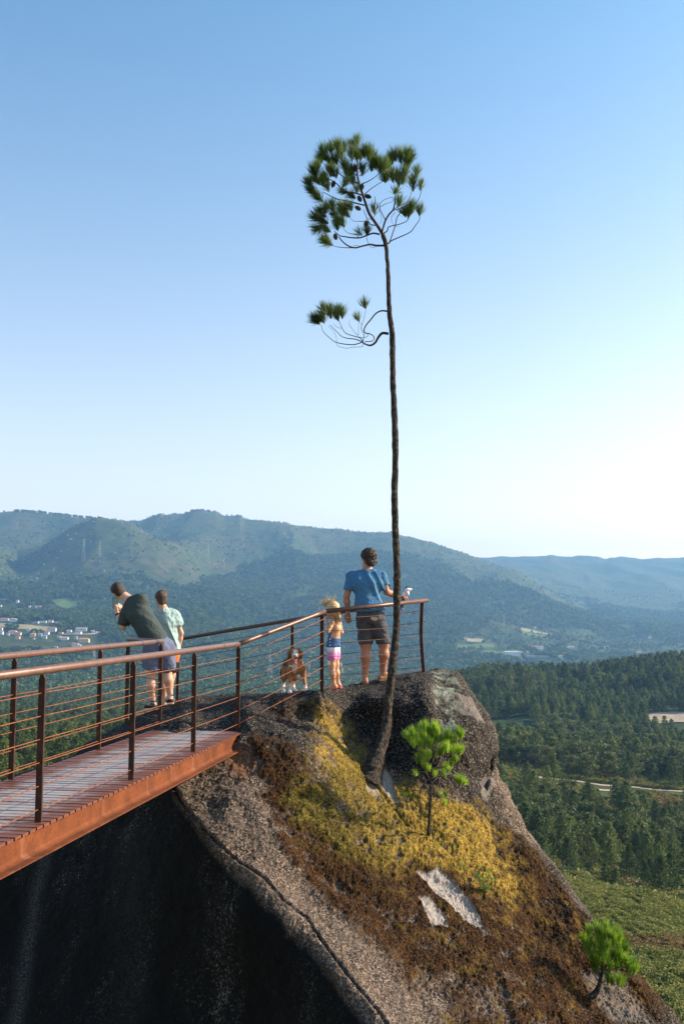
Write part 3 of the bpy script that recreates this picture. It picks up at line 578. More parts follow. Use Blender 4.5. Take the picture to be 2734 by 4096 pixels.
def build_lookout_rail():
    # stations of the platform railing: the slope side, the corner, the far side
    b0 = RB.copy()
    b1 = rock_point_s(1287, 2760); apex = rock_point_s(1694, 2693)
    H1 = .985
    T = empty('lookout_railing', V((b1 + apex) / 2), 'dark steel tube and cable railing around the people on top of the boulder', 'railing')
    def top(xs, ys, Y): return PSY(np.float64(xs), np.float64(ys), np.float64(Y))
    t0 = RB + UP * .99; t1 = top(1299, 2445, b1[1]); t2 = top(1706, 2401, apex[1] + .02)
    # far side handrail
    c0 = LB + UP * 1.012; yq = 13.25
    c1 = top(513, 2556, yq); c2 = top(600, 2562, 15.4); c3 = top(729, 2554, 15.2); c4 = top(1000, 2508, 14.7); c5 = top(1286, 2460, 14.3); c6 = top(1536, 2421, 14.05)
    hr = add_tube('handrail', spline([t0, t0 + (t1 - t0) * .5, t1], 9), .0285, T, M_RAILD, 16)
    add_tube('handrail', [t1, t2], .0285, T, M_RAILD, 16)
    add_tube('handrail', [t2 + np.array([.02, 0, 0]), c6, c5, c4, c3, c2, c1], .0265, T, M_RAILD, 14)
    add_tube('handrail', [c0, c1], .027, T, M_RAIL, 14)
    # posts
    wv = np.array([.97, -.24, 0]); tv = np.array([.24, .97, 0])
    add_post(b1, t1[2] - b1[2], T, wv=wv, tv=tv, w=.024, extra=.1)
    # bent corner post
    mb = MB(); Y = apex[1]; ks = [(1686.6, 2409), (1683.7, 2491), (1682.8, 2540), (1686.6, 2606), (1694, 2702)]
    cs = [top(x, y, Y) for x, y in ks]
    for a, b in zip(cs[:-1], cs[1:]):
        x = np.array([.022, -.005, 0]); t = np.array([.003, .009, 0]); mb.add([a - x - t, a + x - t, a + x + t, a - x + t, b - x - t, b + x - t, b + x + t, b - x + t],
            [(0, 1, 5, 4), (1, 2, 6, 5), (2, 3, 7, 6), (3, 0, 4, 7)])
    mb.build('post', M_POST, T); C2 = lambda h: np.array([np.interp(h, [0, .35, .63, .80, 1.0], [c[i] for c in cs[::-1]]) for i in range(3)])
    bm = rock_point_s(1170, 2766); bm = top(1170, 2775, 13.9); tm = top(1171, 2478, 13.9 + .5)
    tm = c4 + (c5 - c4) * ((tmx := (1171 - 1000) / 286)); fm = np.array([tm[0], tm[1], .30])
    add_post(fm, tm[2] - fm[2], T, wv=wv, tv=tv, w=.02)
    fb = np.array([c3[0] - .12, c3[1], -.12]); tb = c3 + (c2 - c3) * .12; fb = np.array([tb[0], tb[1], -.15]); add_post(fb, tb[2] - fb[2], T, w=.02)
    fc = np.array([c1[0], c1[1], -.06]); add_post(fc, c1[2] - fc[2], T, w=.024)
    fd = np.array([c2[0], c2[1], -.3])
    # cables near side, first bay (fan-like because the rock climbs)
    for k, ch in enumerate(CH):
        a = RB + UP * ch; f = (ch - .0) / .99; b = b1 + (t1 - b1) * (.13 + .155 * k) / 1.0
        add_cable(a, b, T, M_CABLE, .004, .004, 7)
        e = C2([.09, .255, .405, .62, .755, .905][k]) if k < 6 else None
        if k in (1, 2):
            m_ = (b + e) / 2 - UP * (.05 if k == 2 else .03); add_tube('cable', spline([b, b + (e - b) * .2 - UP * .035, m_, e], 14), .0038, T, M_CABLED, 6)
        else: add_cable(b, e, T, M_CABLED, .004, .01, 7)
    # cables far side
    base6 = C2(0) ; fx = [(C2, None)]
    far = [(apex + np.array([0, .02, 0]), t2), (fm, tm), (fb, tb), (fd, c2), (fc, c1), (LB, c0)]
    for (ba, ta), (bb, tb_) in zip(far[:-1], far[1:]):
        for k in range(6):
            f = .09 + .155 * k
            mt = M_CABLED
            add_cable(ba + (ta - ba) * f, bb + (tb_ - bb) * f, T, mt, .004, .012 if k in (1, 2) else .004, 7)
    # bright cable clamps and wire loops
    for xs, ys, Y in ((1314, 2650, 12.55), (1364, 2658, 12.6), (1369, 2680, 12.6), (1336, 2687, 12.55), (1237, 2663, 14.0), (1236, 2696, 14.0)):
        q = top(xs, ys, Y); mb = MB(); mb.box(q, (.011, 0, 0), (0, .008, 0), (0, 0, .012)); mb.tube([q + [-.008, -.012, -.03], q + [-.008, -.012, .02]], .004, 6); mb.tube([q + [.010, -.012, -.035], q + [.010, -.012, .025]], .004, 6)
        mb.build('cable_clamp', M_CLAMP, T)
    for xs, ys, rr in ((1655, 2450, .022), (1635, 2492, .026)):
        q = top(xs, ys, apex[1] - .1); a = np.linspace(-.3, 5.6, 12)
        add_tube('wire_loop', [q + np.array([math.sin(t) * rr * .7, 0, math.cos(t) * rr]) for t in a], .0035, T, M_POST, 6)
    return T
# ------------------------------------------------------------------ pines on the boulder
def leaf_mat(name, c1, c2, scale=6.0, tr=.35, rough=.5):
    m = NT(name); p = m.pos(); rnd = m.n('ObjectInfo', 5)
    f = m.math('ADD', m.math('MULTIPLY', m.noise(p, scale, 3), .6), m.math('MULTIPLY', rnd, .4))
    c = m.mix(m.map(f, .35, .65), c1, c2)
    m.base(c, rough, 0, .3)
    t = m.t.nodes.new('ShaderNodeBsdfTranslucent'); mx = m.t.nodes.new('ShaderNodeMixShader'); mx.inputs[0].default_value = tr
    m.t.links.new(c, t.inputs[0]); m.t.links.new(m.b.outputs[0], mx.inputs[1]); m.t.links.new(t.outputs[0], mx.inputs[2]); m.t.links.new(mx.outputs[0], m.out.inputs[0])
    return m.m
def bark_mat(name, dark, light, scale=22):
    m = NT(name); p = m.obj(); v = m.vor(m.n('VectorMath', 0, {'operation': 'ADD'}, i0=m.vmul(p, (1, 1, .22)), i1=m.vmul(m.noise(p, 9, 3, .6, 1), (.06, .06, .03))), scale * 1.9, 0, 'DISTANCE_TO_EDGE'); n = m.noise(p, scale, 5, .7)
    c = m.mix(m.map(n, .45, .68), dark, light); c = m.mix(m.map(v, .0, .10, .45, 1), tuple(np.array(dark) * .5), c)
    m.bump(m.math('ADD', m.map(v, 0, .2), n), 1.0, .012); return m.base(c, .9, 0, .2)
M_NEEDLE = leaf_mat('pine_needles', (.026, .060, .012), (.12, .19, .035), 9)
M_NEEDLE2 = leaf_mat('young_needles', (.14, .26, .02), (.40, .58, .06), 12, .5)
M_NEEDLE3 = leaf_mat('young_needles_deep', (.09, .18, .015), (.24, .40, .035), 12, .45)
M_BARK = bark_mat('pine_bark', (.028, .022, .018), (.15, .122, .10))
M_TWIG = simple('pine_twig', (.055, .035, .025), .85, 0, .4, 40)
M_TWIG2 = simple('pale_twig', (.20, .13, .09), .85, 0, .4, 40)
M_CONE = simple('cone_scales', (.055, .032, .022), .8, 0, .5, 60)
def tuft(mb, b, t, n, ln, wdt, spread=(.15, .95), droop=.0):
    b = np.asarray(b); t = np.asarray(t); ax = t - b; L = np.linalg.norm(ax); ax = ax / max(L, 1e-6)
    u = np.cross(ax, [0.3, 1, .1]); u /= np.linalg.norm(u); w_ = np.cross(ax, u)
    s = rng.random(n) ** .8; a = rng.random(n) * 2 * np.pi; th = spread[0] + (spread[1] - spread[0]) * rng.random(n) * (1.15 - .55 * s)
    rad = np.cos(a)[:, None] * u + np.sin(a)[:, None] * w_
    d = ax * np.cos(th)[:, None] + rad * np.sin(th)[:, None]; d[:, 2] += .12; d /= np.linalg.norm(d, axis=1, keepdims=True)
    o = b + ax * (s * L * .85)[:, None] + rad * .004; l = ln * (.65 + .5 * rng.random(n))[:, None]
    sd = np.cross(d, rng.normal(size=(n, 3))); sd /= np.linalg.norm(sd, axis=1, keepdims=True); sd *= wdt
    m1 = o + d * l * .55; d2 = d + np.array([0, 0, .10]) + rng.normal(size=(n, 3)) * .06; e = m1 + d2 * l * .45
    v = np.stack([o - sd * .6, o + sd * .6, m1 + sd, m1 - sd, e], 1).reshape(-1, 3); i = np.arange(n) * 5
    mb.add(v, np.stack([i, i + 1, i + 2, i + 3], -1), np.stack([i + 3, i + 2, i + 4], -1))
def cone_mb(c, r, ax):
    mb = MB(); ax = np.asarray(ax, float); ax /= np.linalg.norm(ax); u = np.cross(ax, [0, 1, .2]); u /= np.linalg.norm(u); w_ = np.cross(ax, u)
    for k in range(70):
        t = (k + .5) / 70; a = k * 2.39996; rr = r * (math.sin(math.pi * min(1, t * .9 + .08)) ** .7); p = c + ax * (t - .5) * 2.5 * r
        rad = u * math.cos(a) + w_ * math.sin(a); sd = np.cross(ax, rad); o = p + rad * rr
        mb.add([p, p + rad * rr * .7 - sd * r * .28, o + ax * r * .18, p + rad * rr * .7 + sd * r * .28, p + rad * rr * .75 - ax * r * .18], None, [(0, 1, 2), (0, 2, 3), (1, 4, 2), (4, 3, 2), (0, 4, 1), (0, 3, 4)])
    mb.tube([c - ax * 1.1 * r, c + ax * 1.0 * r], [r * .6, r * .35], 6); return mb
def trunk_mesh(pts, rad, n=160, sides=14, rough=.1, root=0.0):
    P = spline(pts, n); Rr = np.interp(np.linspace(0, 1, n), np.linspace(0, 1, len(rad)), rad)
    mb = MB(); mb.tube(P, Rr, sides); v = mb.v[0]; c = np.repeat(P, sides, 0); d = v - c
    k = 1 + rough * vnoise(v[:, 0] * 30, v[:, 1] * 30, v[:, 2] * 12, 4) * 1.6 + rough * .8 * vnoise(v[:, 0] * 70, v[:, 1] * 70, v[:, 2] * 40, 5)
    if root:
        t = np.repeat(np.linspace(0, 1, n), sides); a = np.tile(np.arange(sides) * 2 * np.pi / sides, n)
        k = k * (1 + root * np.exp(-t / .018) * (1 + .45 * np.sin(a * 3 + .7)))
    mb.v[0] = c + d * k[:, None]; return mb, P
def build_pine(name, label, cat, conv, Yb, trunk, trad, branches, tufts, tn, tl, tw, mats, cones=(), spread=.25, root=0, leafscale=110, dyr=.25, group=None):
    yv = Yb
    tp = [PSY(*conv(x, y), yv(y)) for x, y in trunk]
    T = empty(name, V(tp[0]), label, cat, group)
    mb, P = trunk_mesh(tp, trad, 260 if len(trunk) > 9 else 60, 14, .10 if len(trunk) > 9 else .07, root); mb.build('trunk', mats[0], T, True)
    ends = []
    for br in branches:
        pts, r0 = br[:-1], br[-1]; dy = (random.random() - .5) * 2 * dyr
        q = [PSY(*conv(x, y), yv(y) + dy * i / (len(pts) - 1)) for i, (x, y) in enumerate(pts)]
        ends.append((pts[-1], dy)); n = max(8, len(pts) * 5); b = MB(); b.tube(spline(q, n), np.linspace(r0, max(r0 * .45, .0016), n), 6); b.build('branch', mats[1], T, True)
        for p in pts: ends.append((p, dy * (pts.index(p) / (len(pts) - 1))))
    for (bx, by, tx, ty, s) in tufts:
        dd = [((bx - e[0][0]) ** 2 + (by - e[0][1]) ** 2, e[1]) for e in ends]; dy = min(dd)[1] + (random.random() - .5) * dyr * .4
        b = PSY(*conv(bx, by), yv(by) + dy); t = PSY(*conv(tx, ty), yv(by) + dy + (random.random() - .5) * .16)
        L = np.linalg.norm(t - b); t = b + (t - b) * .6
        mb = MB(); mb.tube([b, t], [.005, .003], 5, False); tuft(mb, b, t, int(tn * s + 15), tl * (.7 + .3 * s), tw, (.08, spread)); mb.build('needle_tuft', mats[2], T)
    for (x, y, dx, dy) in cones:
        c = PSY(*conv(x, y), yv(y) - .05); cone_mb(c, .034, np.array([dx, .2, dy])).build('pine_cone', M_CONE, T)
    return T

def build_pines():
    c3 = lambda x, y: (1100 + x / 2.24, 500 + y / 2.24)
    c5 = lambda x, y: ((x - 1100) , (y - 500))
    # tall pine; lower trunk points given in source pixels mapped to the same frame
    f = lambda xs, ys: ((xs - 1100) * 2.24, (ys - 500) * 2.24)
    low = [(1468, 3150), (1492, 3078), (1516, 3008), (1543, 2906), (1552, 2804), (1566, 2702), (1576, 2600), (1585, 2508), (1586, 2400), (1587, 2304), (1584, 2200), (1579, 2100), (1577, 1950), (1580, 1850), (1578, 1700), (1572, 1560), (1569, 1450)]
    trunk = [f(*p) for p in low] + [(1048, 1900), (1025, 1700), (1015, 1500), (1010, 1300), (1000, 1180), (992, 1080), (975, 1020), (960, 975)]
    def yb(y):
        ys = 500 + y / 2.24; return float(np.interp(ys, [900, 2500, 2900, 3150], [12.3, 12.2, 12.0, 11.62]))
    mpx = .003
    wid = [104, 86, 58, 46, 36, 36, 34, 30, 31, 31, 30, 30, 28, 28, 28, 26, 25, 24.5, 22, 20, 18.5, 18, 18, 20, 17]
    trad = [w_ * mpx * .47 for w_ in wid]
    B = [[(965, 990), (945, 950), (900, 880), (840, 790), (805, 690), (775, 600), (750, 520), (735, 430), (735, 330), (737, 200), .022],
     [(955, 960), (985, 860), (1020, 800), (1055, 760), (1070, 700), (1075, 640), (1095, 570), (1110, 480), (1125, 340), .013],
     [(1055, 760), (1120, 720), (1180, 690), (1215, 620), (1240, 520), .006], [(985, 850), (960, 800), (935, 740), (950, 690), (1000, 660), (1060, 645), .006],
     [(940, 735), (990, 705), (1040, 690), (1065, 650), .004], [(1060, 765), (1140, 740), (1200, 700), (1235, 650), .005],
     [(975, 970), (1005, 945), (1010, 920), (1040, 905), (1110, 890), (1170, 865), (1190, 840), (1200, 760), .008], [(1075, 780), (1040, 830), (1050, 880), (1080, 905), (1105, 910), .003],
     [(1010, 1065), (1035, 1040), (1100, 1010), (1170, 980), (1220, 950), (1255, 900), (1285, 860), (1297, 820), .008],
     [(1020, 1060), (1035, 1020), (1055, 960), (1075, 900), (1090, 830), (1130, 780), (1200, 750), (1250, 710), (1285, 660), (1305, 600), (1300, 540), .008],
     [(935, 980), (880, 970), (830, 985), (760, 1010), (690, 1010), (620, 1000), (575, 990), (530, 950), .012],
     [(970, 1080), (900, 1080), (850, 1070), (780, 1085), (710, 1100), (640, 1075), (590, 1030), (570, 1000), .014], [(700, 1100), (640, 1100), (580, 1095), (530, 1085), (470, 1055), .006],
     [(700, 1085), (730, 1078), (780, 1090), (850, 1072), .003], [(740, 1005), (745, 985), (700, 978), (660, 970), (625, 945), (590, 900), .005],
     [(910, 900), (870, 895), (845, 880), (810, 810), (790, 760), .008], [(845, 870), (800, 865), (740, 862), (700, 860), (660, 820), .005], [(860, 850), (830, 835), (800, 860), (780, 865), .003],
     [(800, 720), (740, 705), (640, 680), (560, 665), (510, 645), (485, 630), (430, 600), .010], [(640, 695), (580, 710), (500, 718), (450, 712), (410, 680), .005],
     [(780, 630), (720, 610), (650, 600), (600, 580), (570, 545), (530, 510), (440, 460), .010], [(750, 525), (690, 500), (620, 470), (570, 430), (530, 410), (470, 340), .010], [(740, 460), (690, 420), (650, 400), (600, 330), .006],
     [(800, 620), (860, 570), (920, 530), (965, 500), (1000, 450), .007], [(770, 530), (830, 505), (895, 465), (940, 420), .007], [(755, 455), (800, 430), (840, 390), (880, 340), .006], [(740, 390), (800, 360), (830, 330), .005],
     [(890, 640), (900, 690), (925, 740), (945, 800), (952, 860), (930, 888), .004], [(820, 1010), (830, 1050), (865, 1098), (920, 1085), .004], [(905, 780), (890, 815), (840, 845), .003], [(800, 715), (835, 722), (847, 702), .003],
     [(1000, 1668), (950, 1665), (900, 1690), (850, 1750), (810, 1800), (795, 1840), (810, 1865), (850, 1872), (885, 1900), (870, 1935), (800, 1942), .011],
     [(1012, 1870), (960, 1865), (925, 1900), (895, 1950), (850, 1975), (800, 1960), (785, 1945), .019], [(785, 1945), (700, 1968), (600, 1960), (530, 1940), (480, 1900), (430, 1850), (412, 1790), .007],
     [(785, 1945), (720, 1920), (640, 1910), (590, 1890), (540, 1840), (490, 1790), .007], [(785, 1945), (765, 1910), (700, 1890), (640, 1870), (610, 1840), (590, 1800), (570, 1750), .007],
     [(785, 1940), (795, 1880), (770, 1820), (790, 1750), (812, 1655), .005], [(745, 1885), (745, 1810), (752, 1765), .003], [(785, 1950), (780, 1985), (700, 1990), (640, 2000), (575, 1985), (548, 1960), (550, 1920), (525, 1850), (475, 1800), .0035],
     [(740, 1888), (690, 1830), (665, 1790), (665, 1745), .003], [(830, 1870), (825, 1895), (780, 1905), (740, 1895), .004], [(600, 1820), (560, 1815), (520, 1780), .003], [(775, 1790), (755, 1765), .003]]
    Tf = [(737, 200, 737, 90, 1), (690, 330, 680, 190, 1.3), (570, 260, 560, 170, 1.2), (600, 320, 580, 230, 1), (440, 300, 430, 200, 1.2), (480, 340, 440, 280, 1.2), (520, 400, 500, 300, 1.2), (420, 340, 395, 290, 1),
     (735, 330, 725, 250, 1.1), (840, 330, 830, 200, 1.3), (880, 350, 870, 250, 1.2), (940, 440, 930, 320, 1.4), (970, 430, 990, 340, 1.3), (900, 400, 900, 330, 1), (1125, 350, 1120, 200, 1.4), (1170, 340, 1190, 230, 1.3), (1080, 330, 1060, 240, 1.1),
     (1190, 400, 1180, 300, 1.2), (1020, 400, 1010, 330, 1), (1110, 560, 1100, 420, 1.5), (1060, 520, 1040, 430, 1.3), (1140, 540, 1150, 440, 1.3), (1010, 500, 990, 440, 1.1), (1235, 600, 1230, 450, 1.2), (1260, 480, 1270, 370, 1.1), (1300, 590, 1300, 500, .8),
     (370, 480, 340, 400, 1.2), (400, 540, 350, 480, 1.2), (330, 560, 300, 520, 1), (440, 560, 420, 500, 1.1), (480, 600, 460, 530, .9), (400, 640, 340, 600, 1.2), (430, 690, 370, 640, 1.1), (380, 430, 370, 360, 1), (650, 480, 640, 400, 1), (690, 480, 670, 420, 1),
     (780, 460, 780, 360, .9), (600, 560, 640, 500, .9), (730, 610, 735, 570, .8), (650, 610, 600, 600, .9), (720, 660, 690, 640, .9), (550, 480, 540, 430, .9), (460, 830, 400, 780, 1.3), (480, 880, 400, 850, 1.3), (430, 900, 380, 930, 1.2), (450, 800, 450, 750, 1.1),
     (560, 840, 530, 800, 1.2), (600, 830, 590, 760, 1.2), (670, 830, 620, 780, 1), (560, 950, 550, 880, 1.2), (620, 920, 600, 870, .9), (500, 960, 440, 930, 1), (520, 1080, 430, 1040, 1.2), (500, 1060, 420, 1010, 1.1), (690, 770, 660, 730, .9), (640, 760, 600, 730, .8),
     (820, 1000, 820, 940, .7), (780, 990, 740, 950, .5), (890, 810, 885, 740, .7), (1190, 850, 1200, 730, 1.2), (1220, 800, 1225, 710, 1), (1290, 820, 1295, 750, .8), (1170, 830, 1150, 780, .8), (1100, 740, 1110, 680, .8), (1060, 620, 1080, 590, .6),
     (800, 300, 800, 230, 1), (640, 420, 620, 350, 1.1), (560, 360, 540, 300, 1), (700, 440, 690, 360, 1), (500, 470, 490, 400, 1), (760, 330, 765, 250, 1), (860, 420, 870, 350, 1), (620, 250, 625, 170, .9), (500, 260, 500, 190, .9), (480, 520, 440, 470, 1), (360, 620, 320, 590, 1), (700, 540, 690, 480, .9), (1050, 360, 1040, 290, 1), (1160, 470, 1165, 400, 1), (1210, 340, 1220, 270, 1), (990, 520, 980, 470, 1), (520, 780, 510, 730, 1), (410, 860, 360, 830, 1.1), (590, 900, 560, 860, 1), (700, 240, 690, 180, 1),
     (570, 1760, 530, 1660, 1.2), (600, 1740, 600, 1660, .9), (500, 1740, 480, 1640, 1.3), (440, 1780, 400, 1690, 1.3), (540, 1740, 560, 1650, 1), (400, 1790, 340, 1730, 1.2), (440, 1760, 340, 1735, 1), (460, 1700, 430, 1650, 1), (810, 1650, 790, 1590, .6), (752, 1765, 730, 1715, .5)]
    K = [(515, 435, -.3, .9), (520, 530, -.3, -.9), (715, 385, .1, -1), (775, 555, .2, 1), (755, 660, -.4, .9), (830, 640, .9, -.2), (740, 745, -.7, .5), (815, 885, .1, 1), (540, 1000, -.2, 1)]
    build_pine('pine_tree', 'tall thin pine with a bare leaning trunk and a small tufted crown on the boulder', 'tree', c3, yb, trunk, trad, B, Tf, 170, .17, .0021, (M_BARK, M_TWIG, M_NEEDLE), K, spread=.9, root=.35, dyr=.38)
    # young pine in the moss
    c7 = lambda x, y: (1550 + x / 4.271, 2850 + y / 4.271); Yb = float(rock_depth(980, 1919))
    B = [[(685, 1780), (620, 1720), (580, 1640), (565, 1550), (560, 1450), (530, 1350), .004], [(715, 1590), (640, 1540), (600, 1440), (580, 1330), (590, 1250), (625, 1195), .004], [(705, 1430), (665, 1380), (660, 1250), (640, 1150), (600, 1080), .004], [(740, 1770), (850, 1700), (940, 1610), .004],
     [(740, 1600), (800, 1550), (900, 1500), (970, 1430), .004], [(745, 1440), (830, 1380), (880, 1280), (900, 1150), .004], [(740, 1310), (830, 1260), (880, 1180), (920, 1080), (970, 980), .005], [(750, 1200), (830, 1130), (880, 1050), .004], [(740, 1180), (700, 1100), (650, 1000), (600, 900), (560, 800), (510, 600), .006],
     [(750, 1060), (790, 970), (850, 900), (900, 800), (930, 680), .006], [(745, 960), (700, 880), (640, 750), (600, 650), (580, 500), .006], [(760, 850), (820, 700), (840, 560), (850, 400), .006], [(765, 800), (880, 680), (960, 560), (1020, 470), (1030, 400), .006],
     [(745, 1130), (950, 1050), (1080, 950), (1120, 800), (1160, 650), (1200, 450), .006], [(735, 1150), (640, 1030), (560, 1010), (490, 1000), .003], [(750, 1600), (900, 1430), (1050, 1340), (1170, 1275), (1240, 1240), .003], [(690, 1580), (500, 1540), (380, 1540), (300, 1480), (290, 1440), .0016],
     [(650, 750), (540, 620), (440, 560), (370, 500), .004], [(760, 650), (730, 450), (650, 320), .005], [(560, 1450), (500, 1400), (520, 1300), .002], [(570, 1330), (540, 1200), (500, 1130), .002]]
    Tf = [(640, 330, 640, 180, 1.2), (700, 400, 700, 250, 1.2), (800, 350, 790, 190, 1.3), (860, 400, 850, 260, 1.1), (760, 450, 750, 330, 1), (440, 440, 420, 310, 1.1), (330, 460, 310, 380, 1.1), (380, 520, 360, 430, 1), (500, 480, 480, 380, 1), (560, 360, 560, 260, 1), (620, 500, 610, 380, 1.1),
     (450, 620, 430, 500, 1.1), (560, 640, 560, 550, 1.1), (660, 560, 650, 480, 1.1), (820, 540, 820, 430, 1.1), (880, 500, 870, 400, 1), (1020, 480, 1020, 330, 1.2), (1070, 520, 1060, 420, 1), (960, 560, 970, 440, 1), (1210, 420, 1200, 280, 1.1), (1250, 480, 1260, 380, 1.1), (1180, 520, 1170, 420, 1),
     (1010, 700, 1010, 560, 1.1), (940, 720, 930, 620, 1), (1150, 720, 1160, 600, 1.1), (1230, 740, 1240, 620, 1.1), (1100, 740, 1090, 640, 1), (820, 800, 820, 680, 1), (780, 760, 790, 700, .8), (880, 760, 890, 660, .8), (640, 860, 640, 760, 1), (700, 820, 700, 720, .9), (500, 880, 500, 750, .8),
     (610, 960, 600, 860, .9), (660, 1020, 650, 930, .8), (720, 1020, 700, 950, .6), (960, 1050, 970, 940, 1), (1030, 1050, 1040, 980, .8), (790, 1120, 800, 1070, .6), (1000, 1130, 960, 1060, .7), (1240, 1260, 1230, 1120, 1), (1290, 1240, 1310, 1180, .8), (1210, 1230, 1190, 1150, .8), (1160, 850, 1150, 780, .8),
     (980, 1460, 990, 1360, .7), (910, 1460, 900, 1400, .5), (970, 1600, 970, 1560, .5), (480, 1090, 470, 1040, .5), (290, 1440, 300, 1410, .4), (1080, 930, 1080, 890, .6), (720, 620, 720, 500, 1), (760, 600, 770, 480, 1), (520, 560, 500, 470, 1), (600, 760, 590, 660, 1)]
    build_pine('young_pine', 'bright green young pine growing upright in the yellow moss beside the tall pine', 'tree', c7, lambda y: Yb + (2150 - y) * 0.00002, [(695, 2170), (705, 1900), (715, 1700), (728, 1450), (735, 1250), (735, 1100), (745, 950), (768, 700), (765, 500)],
     [.021, .018, .0165, .014, .012, .010, .008, .005, .003], B, Tf, 105, .115, .0015, (M_BARK, M_TWIG2, M_NEEDLE2), spread=.72, dyr=.16)
    # small bushy pine at the lower right edge
    c6 = lambda x, y: (2250 + x / 3.484, 3600 + y / 3.484); p = c6(430, 1400); Yb2 = float(rock_depth(p[0] / DS, p[1] / DS))
    cs = [(300, 560), (370, 480), (470, 430), (520, 480), (600, 430), (640, 520), (740, 480), (780, 560), (830, 640), (850, 720), (400, 600), (450, 680), (540, 620), (620, 680), (700, 620), (760, 700), (360, 740), (430, 820), (520, 760), (600, 800), (680, 780), (780, 800), (860, 860),
          (940, 900), (980, 1000), (880, 960), (800, 900), (720, 880), (640, 880), (560, 900), (480, 880), (420, 900), (460, 1000), (620, 1120), (680, 1140), (760, 1160), (810, 1180), (900, 1030), (500, 560), (570, 540), (690, 560), (560, 700), (480, 780), (650, 960), (740, 960), (330, 640), (380, 680)]
    Tf = [(x, y + 55, x + (x - 580) * .12, y - 75 - random.random() * 30, 1.0 + .2 * random.random()) for x, y in cs]
    B = [[(525, 1080), (480, 950), (430, 820), (360, 640), .007], [(540, 1000), (620, 900), (700, 780), (760, 640), .007], [(545, 980), (700, 960), (820, 930), (950, 960), .006], [(500, 1180), (580, 1140), (700, 1170), (800, 1200), .005], [(560, 900), (540, 700), (500, 520), .006],
         [(580, 850), (650, 700), (680, 560), .006], [(450, 1190), (370, 1130), (345, 1040), (400, 980), .003], [(575, 820), (600, 640), (600, 480), .006]]
    build_pine('small_pine', 'small bushy pine bending out of the mossy rock at the lower right edge', 'tree', c6, lambda y: Yb2 + (1400 - y) * .00005, [(300, 1345), (400, 1340), (455, 1290), (500, 1180), (525, 1080), (555, 950), (580, 800), (600, 650)],
     [.010, .030, .030, .020, .016, .014, .010, .005], B, Tf, 105, .105, .0015, (M_BARK, M_TWIG, M_NEEDLE3), spread=.725, dyr=.14)
    # leafy shrub seedling
    M_LEAF = leaf_mat('shrub_leaves', (.12, .26, .03), (.26, .42, .07), 20, .4)
    for lab, bx, by, hgt, wd, n in (('small leafy shrub with yellow green leaves in the moss below the young pine', 1942, 3585, 140, 95, 150), ('tiny pale green seedling in dry moss right of the bare rock patch', 1856, 3500, 60, 30, 26)):
        b = rock_point_s(bx, by); px = b[1] / FS; T = empty('leafy_shrub', V(b), lab, 'plant')
        mb = MB(); lf = MB()
        for k in range(7):
            a = (random.random() - .5) * 2; tip = b + np.array([a * wd * px * .55 - .02, (random.random() - .5) * .12 - .05, hgt * px * (.5 + .5 * random.random()) * (1 - .3 * abs(a))])
            P = spline([b - UP * .01, b + (tip - b) * .4 + np.array([0, 0, .03]), tip], 8); mb.tube(P, np.linspace(.004, .0015, 8), 5)
            for j in range(n // 7):
                o = P[min(7, int(2 + 6 * random.random()))] + rng.normal(size=3) * .015; d = rng.normal(size=3); d[2] = abs(d[2]); d /= np.linalg.norm(d); sd = np.cross(d, rng.normal(size=3)); sd /= np.linalg.norm(sd)
                l = .022 + .012 * random.random(); lf.add([o, o + d * l * .5 + sd * l * .3, o + d * l, o + d * l * .5 - sd * l * .3], [(0, 1, 2, 3)])
        mb.build('stem', M_TWIG2, T); lf.build('foliage', M_LEAF, T)
# ------------------------------------------------------------------ woods, villages, paths
M_FOL = leaf_mat('pine_foliage', (.040, .070, .016), (.135, .175, .042), .35, .35, .7)
M_FOL2 = leaf_mat('broadleaf_foliage', (.05, .075, .022), (.13, .155, .045), .35, .3, .7)
M_FOLF = leaf_mat('far_foliage', (.030, .062, .016), (.105, .155, .038), .012, .3, .8)
M_BUSH = leaf_mat('heath_foliage', (.11, .135, .03), (.25, .25, .065), .25, .25, .8)
M_BUSH2 = leaf_mat('dry_heath_foliage', (.15, .11, .04), (.28, .19, .07), .25, .25, .8)
M_TRK = simple('trunk_bark', (.11, .085, .065), .9, 0, .4, 3)
def clump_tris(c, r, n, size, flat=.75, r_=None):
    g = np.random.default_rng(r_) if r_ is not None else rng
    p = g.normal(size=(n, 3)); p /= np.linalg.norm(p, axis=1, keepdims=True); p *= (r * g.random((n, 1)) ** .4); p[:, 2] *= flat
    o = np.asarray(c) + p; a = g.normal(size=(n, 3)); a[:, 2] *= .6; a /= np.linalg.norm(a, axis=1, keepdims=True); b = np.cross(a, g.normal(size=(n, 3))); b /= np.linalg.norm(b, axis=1, keepdims=True)
    s = size * (.6 + .8 * g.random((n, 1)))
    return np.stack([o - a * s * .5 - b * s * .35, o + a * s * .6, o - a * s * .4 + b * s * .45], 1).reshape(-1, 3)
def tri_mesh(name, chunks):
    v = np.concatenate(chunks); return npmesh(name, v, None, np.arange(len(v)).reshape(-1, 3), False)
